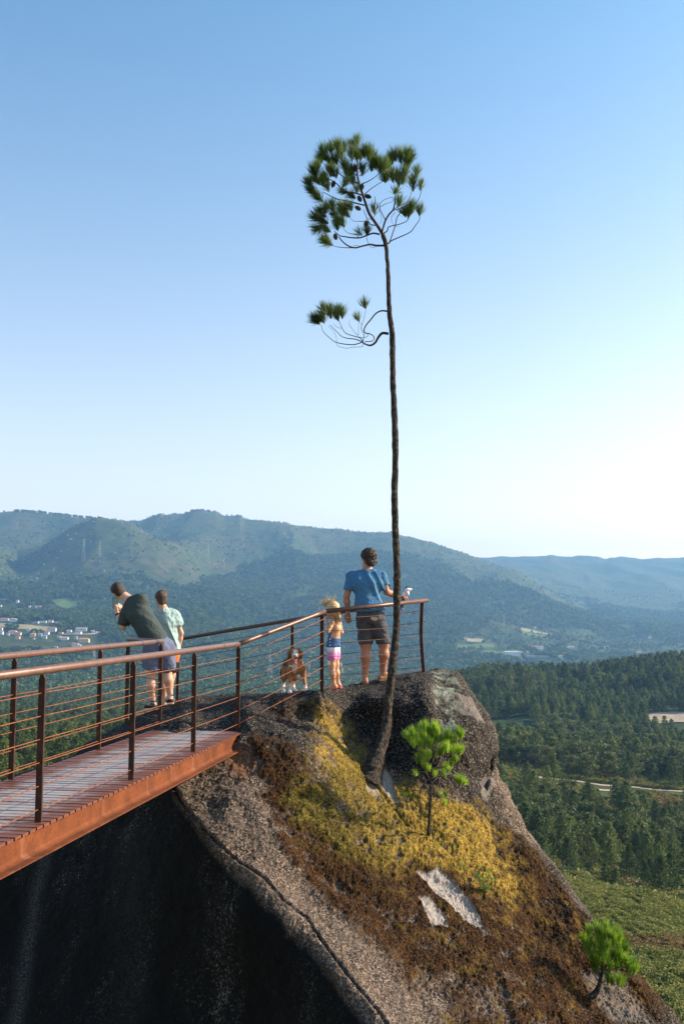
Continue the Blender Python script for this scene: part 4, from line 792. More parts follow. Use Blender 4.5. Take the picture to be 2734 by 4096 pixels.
def pine_proto(k):
    g = random.Random(k); ch = []; tr = MB(); lean = (g.random() - .5) * .05
    lo = g.choice([.18, .3, .45, .25]); wid = g.choice([.27, .33, .24, .30]); N = 15
    for i in range(N):
        f = i / (N - 1); z = lo + (1 - lo) * f; rr = wid * (1 - f ** 1.6) ** .8 * (.75 + .5 * g.random()) + .02; nb = 5 if f < .8 else 3
        a0 = g.random() * 6.28
        for j in range(nb):
            if g.random() < .12: continue
            a = a0 + j * 6.283 / nb + (g.random() - .5) * .6; q = rr * (.65 + .5 * g.random())
            for t in (.55, 1.0):
                c = (lean * z + math.cos(a) * q * t, math.sin(a) * q * t, z + q * t * .25 * (1 - f) + .01)
                ch.append(clump_tris(c, .055 + .03 * g.random(), 14, .040, .75, g.randrange(10**6)))
    ch.append(clump_tris((lean, 0, .99), .03, 14, .035, 1.6, k))
    tr.tube([(0, 0, -.05), (lean * .4, 0, .45), (lean, 0, .97)], [.016, .012, .004], 5)
    return tri_mesh('crown', ch), tr.mesh('trunk')
def leafy_proto(k, n=26):
    g = random.Random(k); ch = []; tr = MB(); 
    for i in range(n):
        a = g.random() * 6.28; z = .30 + .62 * g.random(); q = .30 * math.sin(math.pi * min(1, (z - .18) / .86)) ** .6 * (g.random() ** .5)
        ch.append(clump_tris((math.cos(a) * q, math.sin(a) * q, z), .085 + .04 * g.random(), 34, .05, .8, g.randrange(10**6)))
    tr.tube([(0, 0, -.05), (.01, 0, .3), (-.01, .01, .7)], [.022, .017, .006], 5)
    for j in range(5):
        a = j * 1.3; tr.tube([(0, 0, .25 + j * .05), (math.cos(a) * .16, math.sin(a) * .16, .5 + .06 * j)], [.009, .003], 4)
    return tri_mesh('crown', ch), tr.mesh('trunk')
def far_proto(k):
    g = random.Random(k); ch = [clump_tris((0, 0, .48), .42, 34, .42, 1.05, k), clump_tris(((g.random() - .5) * .3, .1, .75), .2, 12, .3, 1.2, k + 5)]
    return tri_mesh('crown', ch)
def bush_proto(k):
    g = random.Random(k); return tri_mesh('bush', [clump_tris(((g.random() - .5) * .6, (g.random() - .5) * .6, .25), .34, 40, .16, .8, g.randrange(10**6)) for _ in range(4)])
def scatter(name, label_kind, pts, scales, variants, protos, mats):
    """one object of countless plants: geometry nodes put a copy of one of several source meshes on every point"""
    me = npmesh(name, pts); attr(me, 'size', scales); attr(me, 'variant', variants); attr(me, 'turn', rng.random(len(pts)) * 6.283)
    o = mobj(name, me, mats[0]); tag(o, kind='stuff')
    if label_kind: o['label'] = label_kind
    ng = bpy.data.node_groups.new(name, 'GeometryNodeTree')
    ng.interface.new_socket('Geometry', in_out='INPUT', socket_type='NodeSocketGeometry'); ng.interface.new_socket('Geometry', in_out='OUTPUT', socket_type='NodeSocketGeometry')
    N = ng.nodes.new; L = ng.links.new; gi = N('NodeGroupInput'); go = N('NodeGroupOutput'); jn = N('GeometryNodeJoinGeometry')
    def na(nm):
        a = N('GeometryNodeInputNamedAttribute'); a.data_type = 'FLOAT'; a.inputs[0].default_value = nm; return a.outputs[0]
    sz = na('size'); va = na('variant'); tu = na('turn')
    for k, objs in enumerate(protos):
        cmp_ = N('FunctionNodeCompare'); cmp_.data_type = 'FLOAT'; cmp_.operation = 'EQUAL'; L(va, cmp_.inputs[0]); cmp_.inputs[1].default_value = k; cmp_.inputs['Epsilon'].default_value = .1
        jj = N('GeometryNodeJoinGeometry')
        for ob in objs:
            oi = N('GeometryNodeObjectInfo'); oi.inputs[0].default_value = ob; oi.transform_space = 'ORIGINAL'; L(oi.outputs['Geometry'], jj.inputs[0])
        ip = N('GeometryNodeInstanceOnPoints'); L(gi.outputs[0], ip.inputs['Points']); L(cmp_.outputs[0], ip.inputs['Selection']); L(jj.outputs[0], ip.inputs['Instance'])
        cx = N('ShaderNodeCombineXYZ'); L(tu, cx.inputs[2]); L(cx.outputs[0], ip.inputs['Rotation']); L(sz, ip.inputs['Scale']); L(ip.outputs[0], jn.inputs[0])
    L(jn.outputs[0], go.inputs[0]); md = o.modifiers.new('plants', 'NODES'); md.node_group = ng; return o
def source(name, me, mat):
    o = bpy.data.objects.new(name, me); me.materials.append(mat); return o      # mesh source only, not linked to the scene
PATHS = [([(1225, 1781), (1247, 1785.5), (1322, 1793), (1374, 1801), (1418, 1804), (1490, 1811), (1568, 1817), (1640, 1822)], 2.2, 'dirt_path'),
         ([(1366, 1812), (1400, 1814), (1432, 1815)], 1.8, 'dirt_path'), ([(1190, 1660), (1176, 1671), (1166, 1690), (1150, 1705), (1130, 1716)], 5.0, 'forest_road')]
CLEAR = [(1474, 1640), (1500, 1636), (1570, 1634), (1650, 1634), (1660, 1662), (1568, 1659), (1510, 1661), (1474, 1655)]
def strip(pts, wdt, name, mat, ylo, yhi, lift=.35, n=60):
    P = np.array([ground_hit(x, y, ylo, yhi, 900) for x, y in pts]); P = spline(P, n)
    d = np.gradient(P[:, :2], axis=0); d /= np.maximum(np.linalg.norm(d, axis=1, keepdims=True), 1e-6); nn = np.stack([-d[:, 1], d[:, 0]], -1); V_ = []
    for s in np.linspace(-1, 1, 5):
        ww = wdt * .5 * (1 + .25 * fbm(P[:, 0] / 6, P[:, 1] / 6, o=2, s=77)); xy = P[:, :2] + nn * (s * ww)[:, None]
        V_.append(np.concatenate([xy, (ground_z(xy[:, 0], xy[:, 1]) + lift - .25 * abs(s))[:, None]], 1))
    V_ = np.stack(V_, 1); i = np.arange(n - 1)[:, None] * 5 + np.arange(4)[None]; q = np.stack([i, i + 1, i + 6, i + 5], -1).reshape(-1, 4)
    tag(mobj(name, npmesh(name, V_.reshape(-1, 3), q), mat), kind='structure'); return P
M_DIRT = simple('sandy_dirt', (.36, .28, .20), .95, 0, .2, .4); M_ROAD = simple('grey_track', (.20, .19, .18), .95, 0, .2, .4)
M_WALL = simple('white_render', (.72, .70, .66), .9, 0, .06, .5); M_WALL2 = simple('cream_render', (.60, .48, .32), .9, 0, .06, .5)
M_WALL3 = simple('grey_render', (.40, .41, .44), .9, 0, .06, .5)
M_ROOF = simple('red_tiles', (.36, .13, .085), .9, 0, .25, 2); M_ROOF2 = simple('orange_tiles', (.50, .22, .11), .9, 0, .2, 2); M_ROOF3 = simple('grey_roofing', (.30, .28, .29), .8, 0, .2, 2)
M_WIN = simple('dark_window', (.05, .06, .08), .3, 0, .1, 1)
M_PYL = simple('pylon_steel', (.30, .33, .36), .6, .3, .1, 1)
M_STONE = simple('weathered_stone', (.24, .21, .19), .95, 0, .35, .08)

def visible_px(xd, yd):
    sx = np.array([p[0] for p in SIL]); sy = np.array([p[1] for p in SIL])
    top = np.interp(xd, sx[:36], sy[:36]); rx = np.interp(yd, np.maximum.accumulate(sy[35:]), sx[35:])
    return ((xd < 1010) & (yd < top)) | ((xd >= 1010) & (xd > rx))
HOUSE_SPOTS = []
def build_woods():
    prot = [(pine_proto(k)) for k in range(5)] + [leafy_proto(9), leafy_proto(12)]
    src = []
    for k, (c, t) in enumerate(prot):
        c.materials.append(M_FOL if k < 5 else M_FOL2); t.materials.append(M_TRK); src.append((c, t))
    N = 46000; U = rng.uniform(-.46, .46, N); Y = np.sqrt(rng.uniform(60**2, 1350**2, N)); X = U * Y
    xd = 784 + 2284 * X / Y; yd = yline(xd, Y)
    n1 = fbm(X / 45, Y / 60, o=3, s=71); n2 = fbm(X / 14, Y / 20, o=2, s=72)
    dens = np.clip((Y - 430) / 120, 0, 1) * .9
    rt = xd > 900
    dens = np.where(rt & (Y < 520), np.interp(Y, [60, 138, 142, 165, 250, 280, 300, 345, 360, 400, 520], [0, 0, .2, .95, .95, .6, .3, .2, .7, 1.0, 1.0]), dens)
    dens = np.where(~rt & (Y < 520), np.interp(Y, [60, 85, 110, 200, 520], [0, .25, .7, .8, .9]), dens)
    dens *= np.clip(.8 + 1.5 * n1 + .4 * n2, 0, 1)
    dens = np.where((Y > 600) & (Y < 800) & rt, dens * 1.1, dens)
    keep = rng.random(N) < dens * np.interp(Y, [60, 300, 500, 1350], [1, .9, .75, .6])
    cp = np.array([ground_hit(x, y, 200, 1100) for x, y in CLEAR])
    keep &= inpoly(X, Y, [tuple(p[:2]) for p in cp]) < .5
    for pts, w_, _ in PATHS:
        P = [tuple(ground_hit(x, y, 150, 1100)[:2]) for x, y in pts]; keep &= pline_dist(X, Y, P) > w_ * .5 + 2.0; keep &= (pline_dist(X, Y + 14, P) > 14) | (rng.random(N) < .07)
        if 'road' in _: keep &= ~((pline_dist(X, Y - 25, P) < w_ * .5 + 9))
    front = inpoly(X, Y, [tuple(p[:2] + (k[0] * 1.0, k[1])) for p, k in ((cp[4] , (8, -60)), (cp[5], (0, -60)), (cp[7], (-3, -60)), (cp[7], (0, 0)), (cp[4], (0, 0)))]) > .5
    keep &= ~front | (rng.random(N) < .08)
    X, Y, xd, yd = X[keep], Y[keep], xd[keep], yd[keep]; Z = ground_z(X, Y)
    H = rng.uniform(6.5, 13, len(X)); H = np.where((Y < 330) & (xd > 900), H * .78, H); H = np.where((Y < 200), H * .72, H); H = np.where(Y > 700, H * 1.25, H)
    H = np.where((xd < 900) & (Y < 300), H * .85, H)
    pr = fbm(X / 60, Y / 60, o=2, s=88); var = np.where((pr + rng.normal(size=len(X)) * .2) > .25, rng.integers(5, 7, len(X)), rng.integers(0, 5, len(X)))
    v = visible_px(xd, yd - 2284 * H * .7 / Y) & (xd > -30) & (xd < 1600)
    score = np.where(v, H / Y, 0); top = np.argsort(-score)[:296]; rest = np.ones(len(X), bool); rest[top] = False
    zones = {0: ('dark pine in the wood below the bridge, left of the boulder', 'pines in the wood below the bridge'),
             1: ('green pine on the wooded slope right of the boulder, beyond the grassy bank', 'pines on the slope right of the boulder'),
             2: ('pine with bushy crown near the sandy path right of the boulder', 'pines near the sandy path')}
    first = {}
    for i in top:
        k = int(var[i]); z = 0 if xd[i] < 900 else (2 if 270 < Y[i] < 400 else 1)
        if z == 0:
            bay = 'left of the first posts' if xd[i] < 45 else ('between the first two left posts' if xd[i] < 230 else 'right of the second left post')
            ds = 'nearest' if Y[i] < 150 else ('middle' if Y[i] < 260 else 'farther')
            lab = f'{ds} dark pine below the bridge, {bay}'; grp = f'{ds} pines below the bridge {bay}'
        else:
            where = 'on the far dark ridge' if Y[i] > 700 else ('around and below the pale clearing' if Y[i] > 400 else ('near the sandy path' if Y[i] > 270 else ('behind the grassy bank' if Y[i] > 185 else 'along the top of the grassy bank')))
            sz = 'tall' if H[i] > (7.6 if Y[i] < 330 else 10) else 'small'; sd = 'near the right picture edge' if xd[i] > 1400 else 'close to the boulder'
            lab = f'{sz} green pine {where}, {sd}'; grp = f'{sz} pines {where} {sd}'
        if k >= 5: lab = lab.replace('dark pine', 'leafy tree').replace('green pine', 'round leafy tree'); grp = grp.replace('pines', 'leafy trees')
        nm = 'pine_tree' if k < 5 else 'leafy_tree'
        if k not in first:
            T = empty(nm, (X[i], Y[i], Z[i]), lab, 'tree', grp)
            for part, me in zip(('crown', 'trunk'), src[k]): o = bpy.data.objects.new(part, me); col.objects.link(o); o.parent = T
            first[k] = T
        else:
            S = first[k]; T = S.copy(); col.objects.link(T); T.location = (X[i], Y[i], Z[i])
            for ch in S.children: c = ch.copy(); col.objects.link(c); c.parent = T
        T['label'] = lab; T['group'] = grp; T['category'] = 'tree'
        T.scale = (H[i], H[i], H[i]); T.rotation_euler = (0, 0, random.random() * 6.28)
    ob = [[bpy.data.objects.new('crown_source', c), bpy.data.objects.new('trunk_source', t)] for c, t in src]
    scatter('woodland', 'mixed pine wood covering the slopes around the boulder', np.stack([X, Y, Z], -1)[rest], H[rest], var[rest], ob, [M_FOL])
    # heath and bushes
    N = 44000; U = rng.uniform(-.1, .46, N); Y = np.sqrt(rng.uniform(50**2, 460**2, N)); X = U * Y
    n = fbm(X / 12, Y / 16, o=3, s=91); keep = rng.random(N) < np.clip(.75 + 1.2 * n, .1, 1) * np.where(Y < 140, .55, np.where(Y > 360, .5, .8))
    for pts, w_, _ in PATHS:
        P = [tuple(ground_hit(x, y, 150, 1100)[:2]) for x, y in pts]; keep &= pline_dist(X, Y, P) > w_ * .5 + .9; keep &= pline_dist(X, Y + 5, P) > w_ * .5 + 4
    X, Y = X[keep], Y[keep]
    N2 = 22000; U = rng.uniform(-.12, .46, N2); Y2 = rng.uniform(48, 140, N2); X = np.concatenate([X, U * Y2]); Y = np.concatenate([Y, Y2])
    N3 = 5000; U = rng.uniform(-.46, .0, N3); Y3 = rng.uniform(40, 260, N3); X = np.concatenate([X, U * Y3]); Y = np.concatenate([Y, Y3])
    bs = np.where(Y < 140, rng.uniform(.35, 1.0, len(X)), rng.uniform(.9, 2.6, len(X))); dry = .6 * fbm(X / 16, Y / 10, o=3, s=95) + np.where((Y > 112) & (Y < 135), .17, -.06)
    var = (dry > .17).astype(int) * 2 + rng.integers(0, 2, len(X))
    b = []
    for k in range(4): me = bush_proto(30 + k); b.append([source('bush_source', me, M_BUSH if k < 2 else M_BUSH2)])
    scatter('heath_shrubs', 'low green and rusty heath covering the open banks', np.stack([X, Y, ground_z(X, Y) - .05], -1), bs, var, b, [M_BUSH])
    # distant forest on the mountains
    N = 150000; U = rng.uniform(-.42, .42, N); Y = rng.uniform(1350, 5700, N); X = U * Y; xd = 784 + 2284 * X / Y; yd = yline(xd, Y)
    fo = forest_mask(X, Y, xd, yd); d = fbm(X / 160, Y / 260, o=3, s=101)
    keep = rng.random(N) < np.clip(fo * np.clip(.75 + .9 * d, .15, 1) + .03 + .10 * (d > .15), 0, 1)
    fl = np.zeros(N)
    for poly in FIELDS_GREEN + FIELDS_TAN: fl = np.maximum(fl, inpoly(xd, yd, poly) * (Y < 3600))
    keep &= fl < .5
    for hp in HOUSE_SPOTS: keep &= ~((np.abs(X - hp[0]) < 18) & (Y > hp[1] - 120) & (Y < hp[1] + 14))
    X, Y, xd = X[keep], Y[keep], xd[keep]; H = rng.uniform(7, 16, len(X)) * np.where(forest_mask(X, Y, xd, yd[keep]) > .3, 1, .6)
    # the row of pines along the left skyline
    xs = rng.uniform(30, 235, 120); Yr = rng.uniform(5120, 5230, 120); Xr = (xs - 784) / 2284 * Yr
    X = np.concatenate([X, Xr]); Y = np.concatenate([Y, Yr]); H = np.concatenate([H, rng.uniform(9, 15, 120)])
    far = [[source('far_tree_source', far_proto(60 + k), M_FOLF)] for k in range(4)]
    scatter('mountain_forest', 'hazy forest covering the lower mountainsides', np.stack([X, Y, ground_z(X, Y) - .5], -1), H, rng.integers(0, 4, len(X)), far, [M_FOLF])
    # stones strewn over the upper slopes
    def stone(k):
        mb = MB(); g = np.random.default_rng(k)
        a = np.linspace(0, 2 * np.pi, 9)[:-1]; rings = [np.stack([np.cos(a) * r * g.uniform(.8, 1.15, 8), np.sin(a) * r * g.uniform(.8, 1.15, 8), np.full(8, z) + g.uniform(-.08, .08, 8)], -1) for r, z in ((.5, -.2), (.55, .2), (.42, .5), (.15, .68))]
        v = np.concatenate(rings); i0 = np.arange(3)[:, None] * 8; j = np.arange(8)[None]; q = np.stack([i0 + j, i0 + (j + 1) % 8, i0 + 8 + (j + 1) % 8, i0 + 8 + j], -1).reshape(-1, 4)
        mb.add(v, q, [(24, 24 + k, 25 + k) for k in range(1, 7)]); return mb.mesh('stone')
    N = 5000; U = rng.uniform(-.40, .36, N); Y = rng.uniform(3300, 5280, N); X = U * Y; xd = 784 + 2284 * X / Y; yd = yline(xd, Y)
    keep = (forest_mask(X, Y, xd, yd) < .3) & (rng.random(N) < np.clip(fbm(X / 120, Y / 200, o=3, s=111) * 2.2, .03, 1)); X, Y = X[keep], Y[keep]
    st = [stone(200 + k) for k in range(3)]
    for s_ in st: s_.materials.append(M_STONE)
    scatter('scattered_stones', 'pale stones strewn over the upper mountain slopes', np.stack([X, Y, ground_z(X, Y)], -1), rng.uniform(2.5, 8, len(X)) , rng.integers(0, 3, len(X)), [[bpy.data.objects.new('stone_source', s_)] for s_ in st], [M_STONE])
    k = 0
    for xc, nn, sz in ((352, 3, 10), (366, 4, 12), (400, 2, 8), (446, 5, 14), (460, 4, 15), (478, 3, 11), (497, 4, 13), (545, 3, 12), (553, 2, 10), (602, 2, 11), (655, 3, 14), (695, 2, 10), (800, 2, 12), (990, 3, 12), (222, 2, 12), (1060, 2, 12)):
        Y = 5195; x = (xc - 784) / 2284 * Y; mb = MB(); zc = float(ground_z(x, Y))
        for j in range(nn):
            me = st[j % 3]; v = np.array([tuple(q.co) for q in me.vertices]); f = [tuple(p.vertices) for p in me.polygons]; dx = (j - nn / 2) * sz * .5; s_ = sz * (.6 + .5 * random.random())
            p = v * s_ * np.array([1, .8, 1.15]) + np.array([x + dx, Y + random.random() * 8, float(ground_z(x + dx, Y)) - s_ * .1])
            mb.add(p, [t for t in f if len(t) == 4], [t for t in f if len(t) == 3])
        o = mb.build('rock_outcrop', M_STONE); OL = {352: 'left shoulder of the highest summit', 366: 'first knob left of the highest summit', 400: 'saddle just left of the highest summit', 446: 'left part of the highest summit', 460: 'middle of the highest summit', 478: 'right part of the highest summit', 497: 'right end of the highest summit', 545: 'separate knob right of the highest summit', 553: 'right foot of the separate summit knob', 602: 'skyline halfway between summit and dog', 655: 'skyline above the dog', 695: 'skyline just right of the dog', 800: 'skyline left of the man in blue', 990: 'descending skyline right of the tall pine', 222: 'skyline left of the leaning man', 1060: 'end of the skyline before the farther ridge'}; tag(o, 'weathered granite outcrop, ' + OL[xc], 'rock', 'granite outcrops along the skyline')
def house(P, w_, h, d, wall, roof, kind, label, grp, rot=0):
    HOUSE_SPOTS.append(P); P = np.array(P) + UP * 1.5
    T = empty('house', V(P), label, 'house', grp); mb = MB(); c = np.array(P)
    mb.box(c + UP * (h * .5 - 1), (w_ / 2, 0, 0), (0, d / 2, 0), UP * (h * .5 + 1)); mb.build('wall', wall, T)
    mb = MB(); e = .5; z = h; rh = 0 if kind == 'flat' else min(w_, d) * .24
    x0, x1, y0, y1 = -w_ / 2 - e, w_ / 2 + e, -d / 2 - e, d / 2 + e
    if kind == 'flat': mb.box(c + UP * (h + .25), (w_ / 2 + .3, 0, 0), (0, d / 2 + .3, 0), UP * .25)
    else:
        ins = min(d / 2, w_ / 2) * (.9 if kind == 'hip' else 0)
        v = [c + np.array(k) for k in ((x0, y0, z), (x1, y0, z), (x1, y1, z), (x0, y1, z), (x0 + ins, 0, z + rh), (x1 - ins, 0, z + rh))]
        mb.add(v, [(0, 1, 5, 4), (2, 3, 4, 5), (3, 2, 1, 0)], [(1, 2, 5), (3, 0, 4)])
    mb.build('roof', roof, T)
    nw = max(1, int(w_ / 5))
    if w_ > 9:
        for i in range(min(nw, 5)):
            x = -w_ / 2 + w_ * (i + .5) / min(nw, 5); m2 = MB(); m2.box(c + np.array([x, -d / 2 - .05, h * .55]), (.7, 0, 0), (0, .08, 0), UP * .8); m2.build('window', M_WIN, T)
def build_villages():
    W, C, G = M_WALL, M_WALL2, M_WALL3; r, o, g = M_ROOF, M_ROOF2, M_ROOF3
    L = [(222, 350, 36, 42, W, g, 'flat'), (75, 318, 150, 20, G, g, 'flat'), (262, 457, 95, 26, W, g, 'gab'), (330, 455, 46, 22, C, r, 'gab'), (8, 400, 36, 20, W, r, 'hip'), (60, 580, 112, 28, W, r, 'gab'), (168, 585, 92, 34, W, g, 'hip'), (450, 607, 80, 22, G, g, 'flat'),
         (545, 600, 95, 22, W, g, 'flat'), (640, 597, 60, 22, W, r, 'gab'), (715, 605, 55, 24, W, g, 'flat'), (15, 698, 44, 40, W, r, 'hip'), (18, 748, 54, 38, W, g, 'gab'), (162, 745, 100, 44, W, r, 'hip'), (230, 755, 78, 30, C, r, 'gab'), (363, 706, 54, 30, W, g, 'flat'),
         (655, 712, 110, 52, W, r, 'hip'), (590, 745, 60, 32, W, r, 'gab'), (415, 778, 70, 44, C, o, 'hip'), (505, 770, 50, 32, G, g, 'gab'), (560, 800, 60, 40, G, g, 'gab'), (228, 805, 54, 30, C, r, 'gab'), (1025, 705, 150, 36, W, g, 'gab'), (870, 722, 62, 24, W, g, 'gab'),
         (985, 745, 84, 34, W, g, 'flat'), (818, 815, 84, 28, W, g, 'gab'), (768, 812, 34, 20, W, r, 'gab'), (745, 792, 46, 22, C, r, 'gab'), (1052, 845, 148, 46, C, o, 'hip'), (950, 900, 84, 36, W, r, 'gab'), (1000, 905, 40, 26, W, g, 'gab'), (705, 930, 40, 28, G, g, 'gab'), (428, 810, 26, 14, C, r, 'gab'),
         (950, 805, 44, 36, G, g, 'flat'), (372, 408, 26, 20, W, r, 'gab'), (452, 408, 26, 16, C, g, 'gab'), (545, 465, 50, 28, G, r, 'gab'), (765, 742, 56, 22, C, g, 'flat'), (1165, 722, 40, 24, W, g, 'gab'), (1200, 726, 36, 14, W, g, 'flat'), (505, 405, 30, 14, C, r, 'gab'), (100, 760, 40, 24, G, r, 'gab')]
    desc = {id(W): 'white', id(C): 'cream', id(G): 'grey', id(r): 'red roof', id(o): 'orange roof', id(g): 'grey roof'}
    for (x, y, w_, h, wl, rf, kd) in L:
        xd, yd = x / 3.136 / DS, (2300 + y / 3.136) / DS; P = ground_hit(xd, yd, 1400, 3900); s = P[1] / 2284 / 3.136 / DS
        ty = {'flat': 'flat', 'hip': 'hipped', 'gab': 'gabled'}[kd]; sz = 'long' if w_ > 88 else ('small' if w_ < 45 else 'mid sized')
        lab = f'{sz} {desc[id(wl)]} house with {ty} {desc[id(rf)]} in the hazy village on the left'
        house(P, w_ * s * .92, h * s * .7, min(w_ * s * .7, 12), wl, rf, kd, lab, f'{sz} {desc[id(wl)]} {ty} {desc[id(rf)]} village houses')
    Rr = [(785, 772, 84, 22, W, M_WALL, 'flat'), (890, 742, 40, 14, W, r, 'gab'), (912, 744, 20, 14, W, g, 'gab'), (870, 781, 60, 9, G, g, 'flat'), (925, 781, 50, 8, G, g, 'flat'), (1000, 782, 20, 12, W, r, 'gab'), (1210, 736, 26, 8, W, g, 'flat'), (1362, 768, 30, 14, W, r, 'gab'),
          (1495, 772, 27, 15, W, g, 'gab'), (885, 648, 12, 10, W, r, 'gab'), (1410, 694, 12, 10, C, o, 'gab'), (1045, 740, 36, 7, C, g, 'gab'), (850, 760, 14, 9, W, r, 'gab'), (1240, 806, 22, 8, C, r, 'gab'), (812, 790, 22, 14, W, g, 'flat')]
    desc[id(M_WALL)] = 'white'
    for i, (x, y, w_, h, wl, rf, kd) in enumerate(Rr):
        xd, yd = (1367 + x / 1.147) / DS, (1950 + y / 1.147) / DS; P = ground_hit(xd, yd, 1400, 4200); s = P[1] / 2284 / 1.147 / DS
        ty = {'flat': 'flat', 'hip': 'hipped', 'gab': 'gabled'}[kd]; rc = desc[id(rf)] if rf is not W else 'white roof'
        lab = 'large white industrial hall with flat roof in the valley right of the pine' if i == 0 else f'distant {desc[id(wl)]} building with {ty} {rc} low in the valley on the right'
        house(P, w_ * s * .95, h * s * .7, min(w_ * s * .7, 30 if i == 0 else 11), wl, rf, kd, lab, None if i == 0 else f'{desc[id(wl)]} {ty} {rc} valley buildings')
    strip([(x / 3.136 / DS, (2300 + y / 3.136) / DS) for x, y in ((780, 748), (900, 752), (1130, 750), (1280, 716), (1400, 700), (1510, 688))], 9, 'road', M_DIRT, 1500, 3900, 2.0)
    strip([(x / 3.136 / DS, (2300 + y / 3.136) / DS) for x, y in ((210, 400), (300, 392), (420, 396), (540, 405))], 7, 'road', M_DIRT, 1500, 3900, 2.0)
    for pts, w_, nm in PATHS: strip(pts, w_, nm, M_ROAD if nm == 'forest_road' else M_DIRT, 150, 1100)
    P = np.array([ground_hit(x, y, 200, 1100) for x, y in CLEAR]); c = P.mean(0); g = []
    n = 14; ring = spline(np.concatenate([P, P[:1]]), 60)[:-1]; vs = [np.array([[c[0], c[1], 0]])] + [c[None] + (ring - c) * t for t in np.linspace(.1, 1, n)]
    v = np.concatenate(vs); v[:, 2] = ground_z(v[:, 0], v[:, 1]) + .5; m = 59
    q = [(1 + k * m + j, 1 + k * m + (j + 1) % m, 1 + (k + 1) * m + (j + 1) % m, 1 + (k + 1) * m + j) for k in range(n - 1) for j in range(m)]
    tag(mobj('clearing', npmesh('clearing', v, q, [(0, 1 + (j + 1) % m, 1 + j) for j in range(m)]), M_DIRT), kind='structure')
    # pylons
    for (xd, yt, yb, ylo, yhi, lab) in ((192, 1236, 1288, 3000, 4100, 'left of two faint pylons on the bare front hill'), (229, 1240, 1280, 3000, 4100, 'right of two faint pylons on the bare front hill'), (478, 1249, 1292, 3600, 5000, 'faint pylon above the boy on the wooded mountainside, taller one'),
                               (514, 1277, 1308, 3400, 5000, 'faint shorter pylon on the mountainside, next to a taller one'), (215, 1480, 1556, 1200, 2600, 'hazy lattice pylon seen behind the bridge railing on the left'), (619, 1490, 1570, 1200, 2600, 'hazy lattice pylon seen left of the dog'), (1155, 1408, 1440, 2400, 4200, 'faint pylon in the valley above the white hall')):
        P = ground_hit(xd, yb, ylo, yhi); h = (yb - yt) * P[1] / 2284; T = empty('pylon', V(P), lab, 'pylon'); mb = MB(); b = h * .075; r_ = max(.12, P[1] * .000035)
        lv = [0, .16, .32, .46, .6, .72, .84, 1.0]; cr = lambda z: b * (1 - z) ** 1.3 + b * .10
        def q(k, z): a = [(-1, -1), (1, -1), (1, 1), (-1, 1)][k % 4]; return P + np.array([a[0] * cr(z), a[1] * cr(z), z * h])
        for k in range(4):
            mb.tube([q(k, z) for z in lv], r_, 4)
            for z0, z1 in zip(lv[:-1], lv[1:]): mb.tube([q(k, z0), q(k + 1, z1)], r_ * .6, 3); mb.tube([q(k + 1, z0), q(k, z1)], r_ * .6, 3)
        mb.build('lattice_tower', M_PYL, T)
        for z, wd in ((.72, .16), (.84, .13), (.94, .10)):
            m2 = MB(); m2.tube([P + np.array([-wd * h, 0, z * h]), P + np.array([0, 0, z * h + h * .02]), P + np.array([wd * h, 0, z * h])], r_, 4); m2.tube([P + np.array([-wd * h, 0, z * h]), P + np.array([wd * h, 0, z * h])], r_ * .8, 4); m2.build('cross_arm', M_PYL, T)
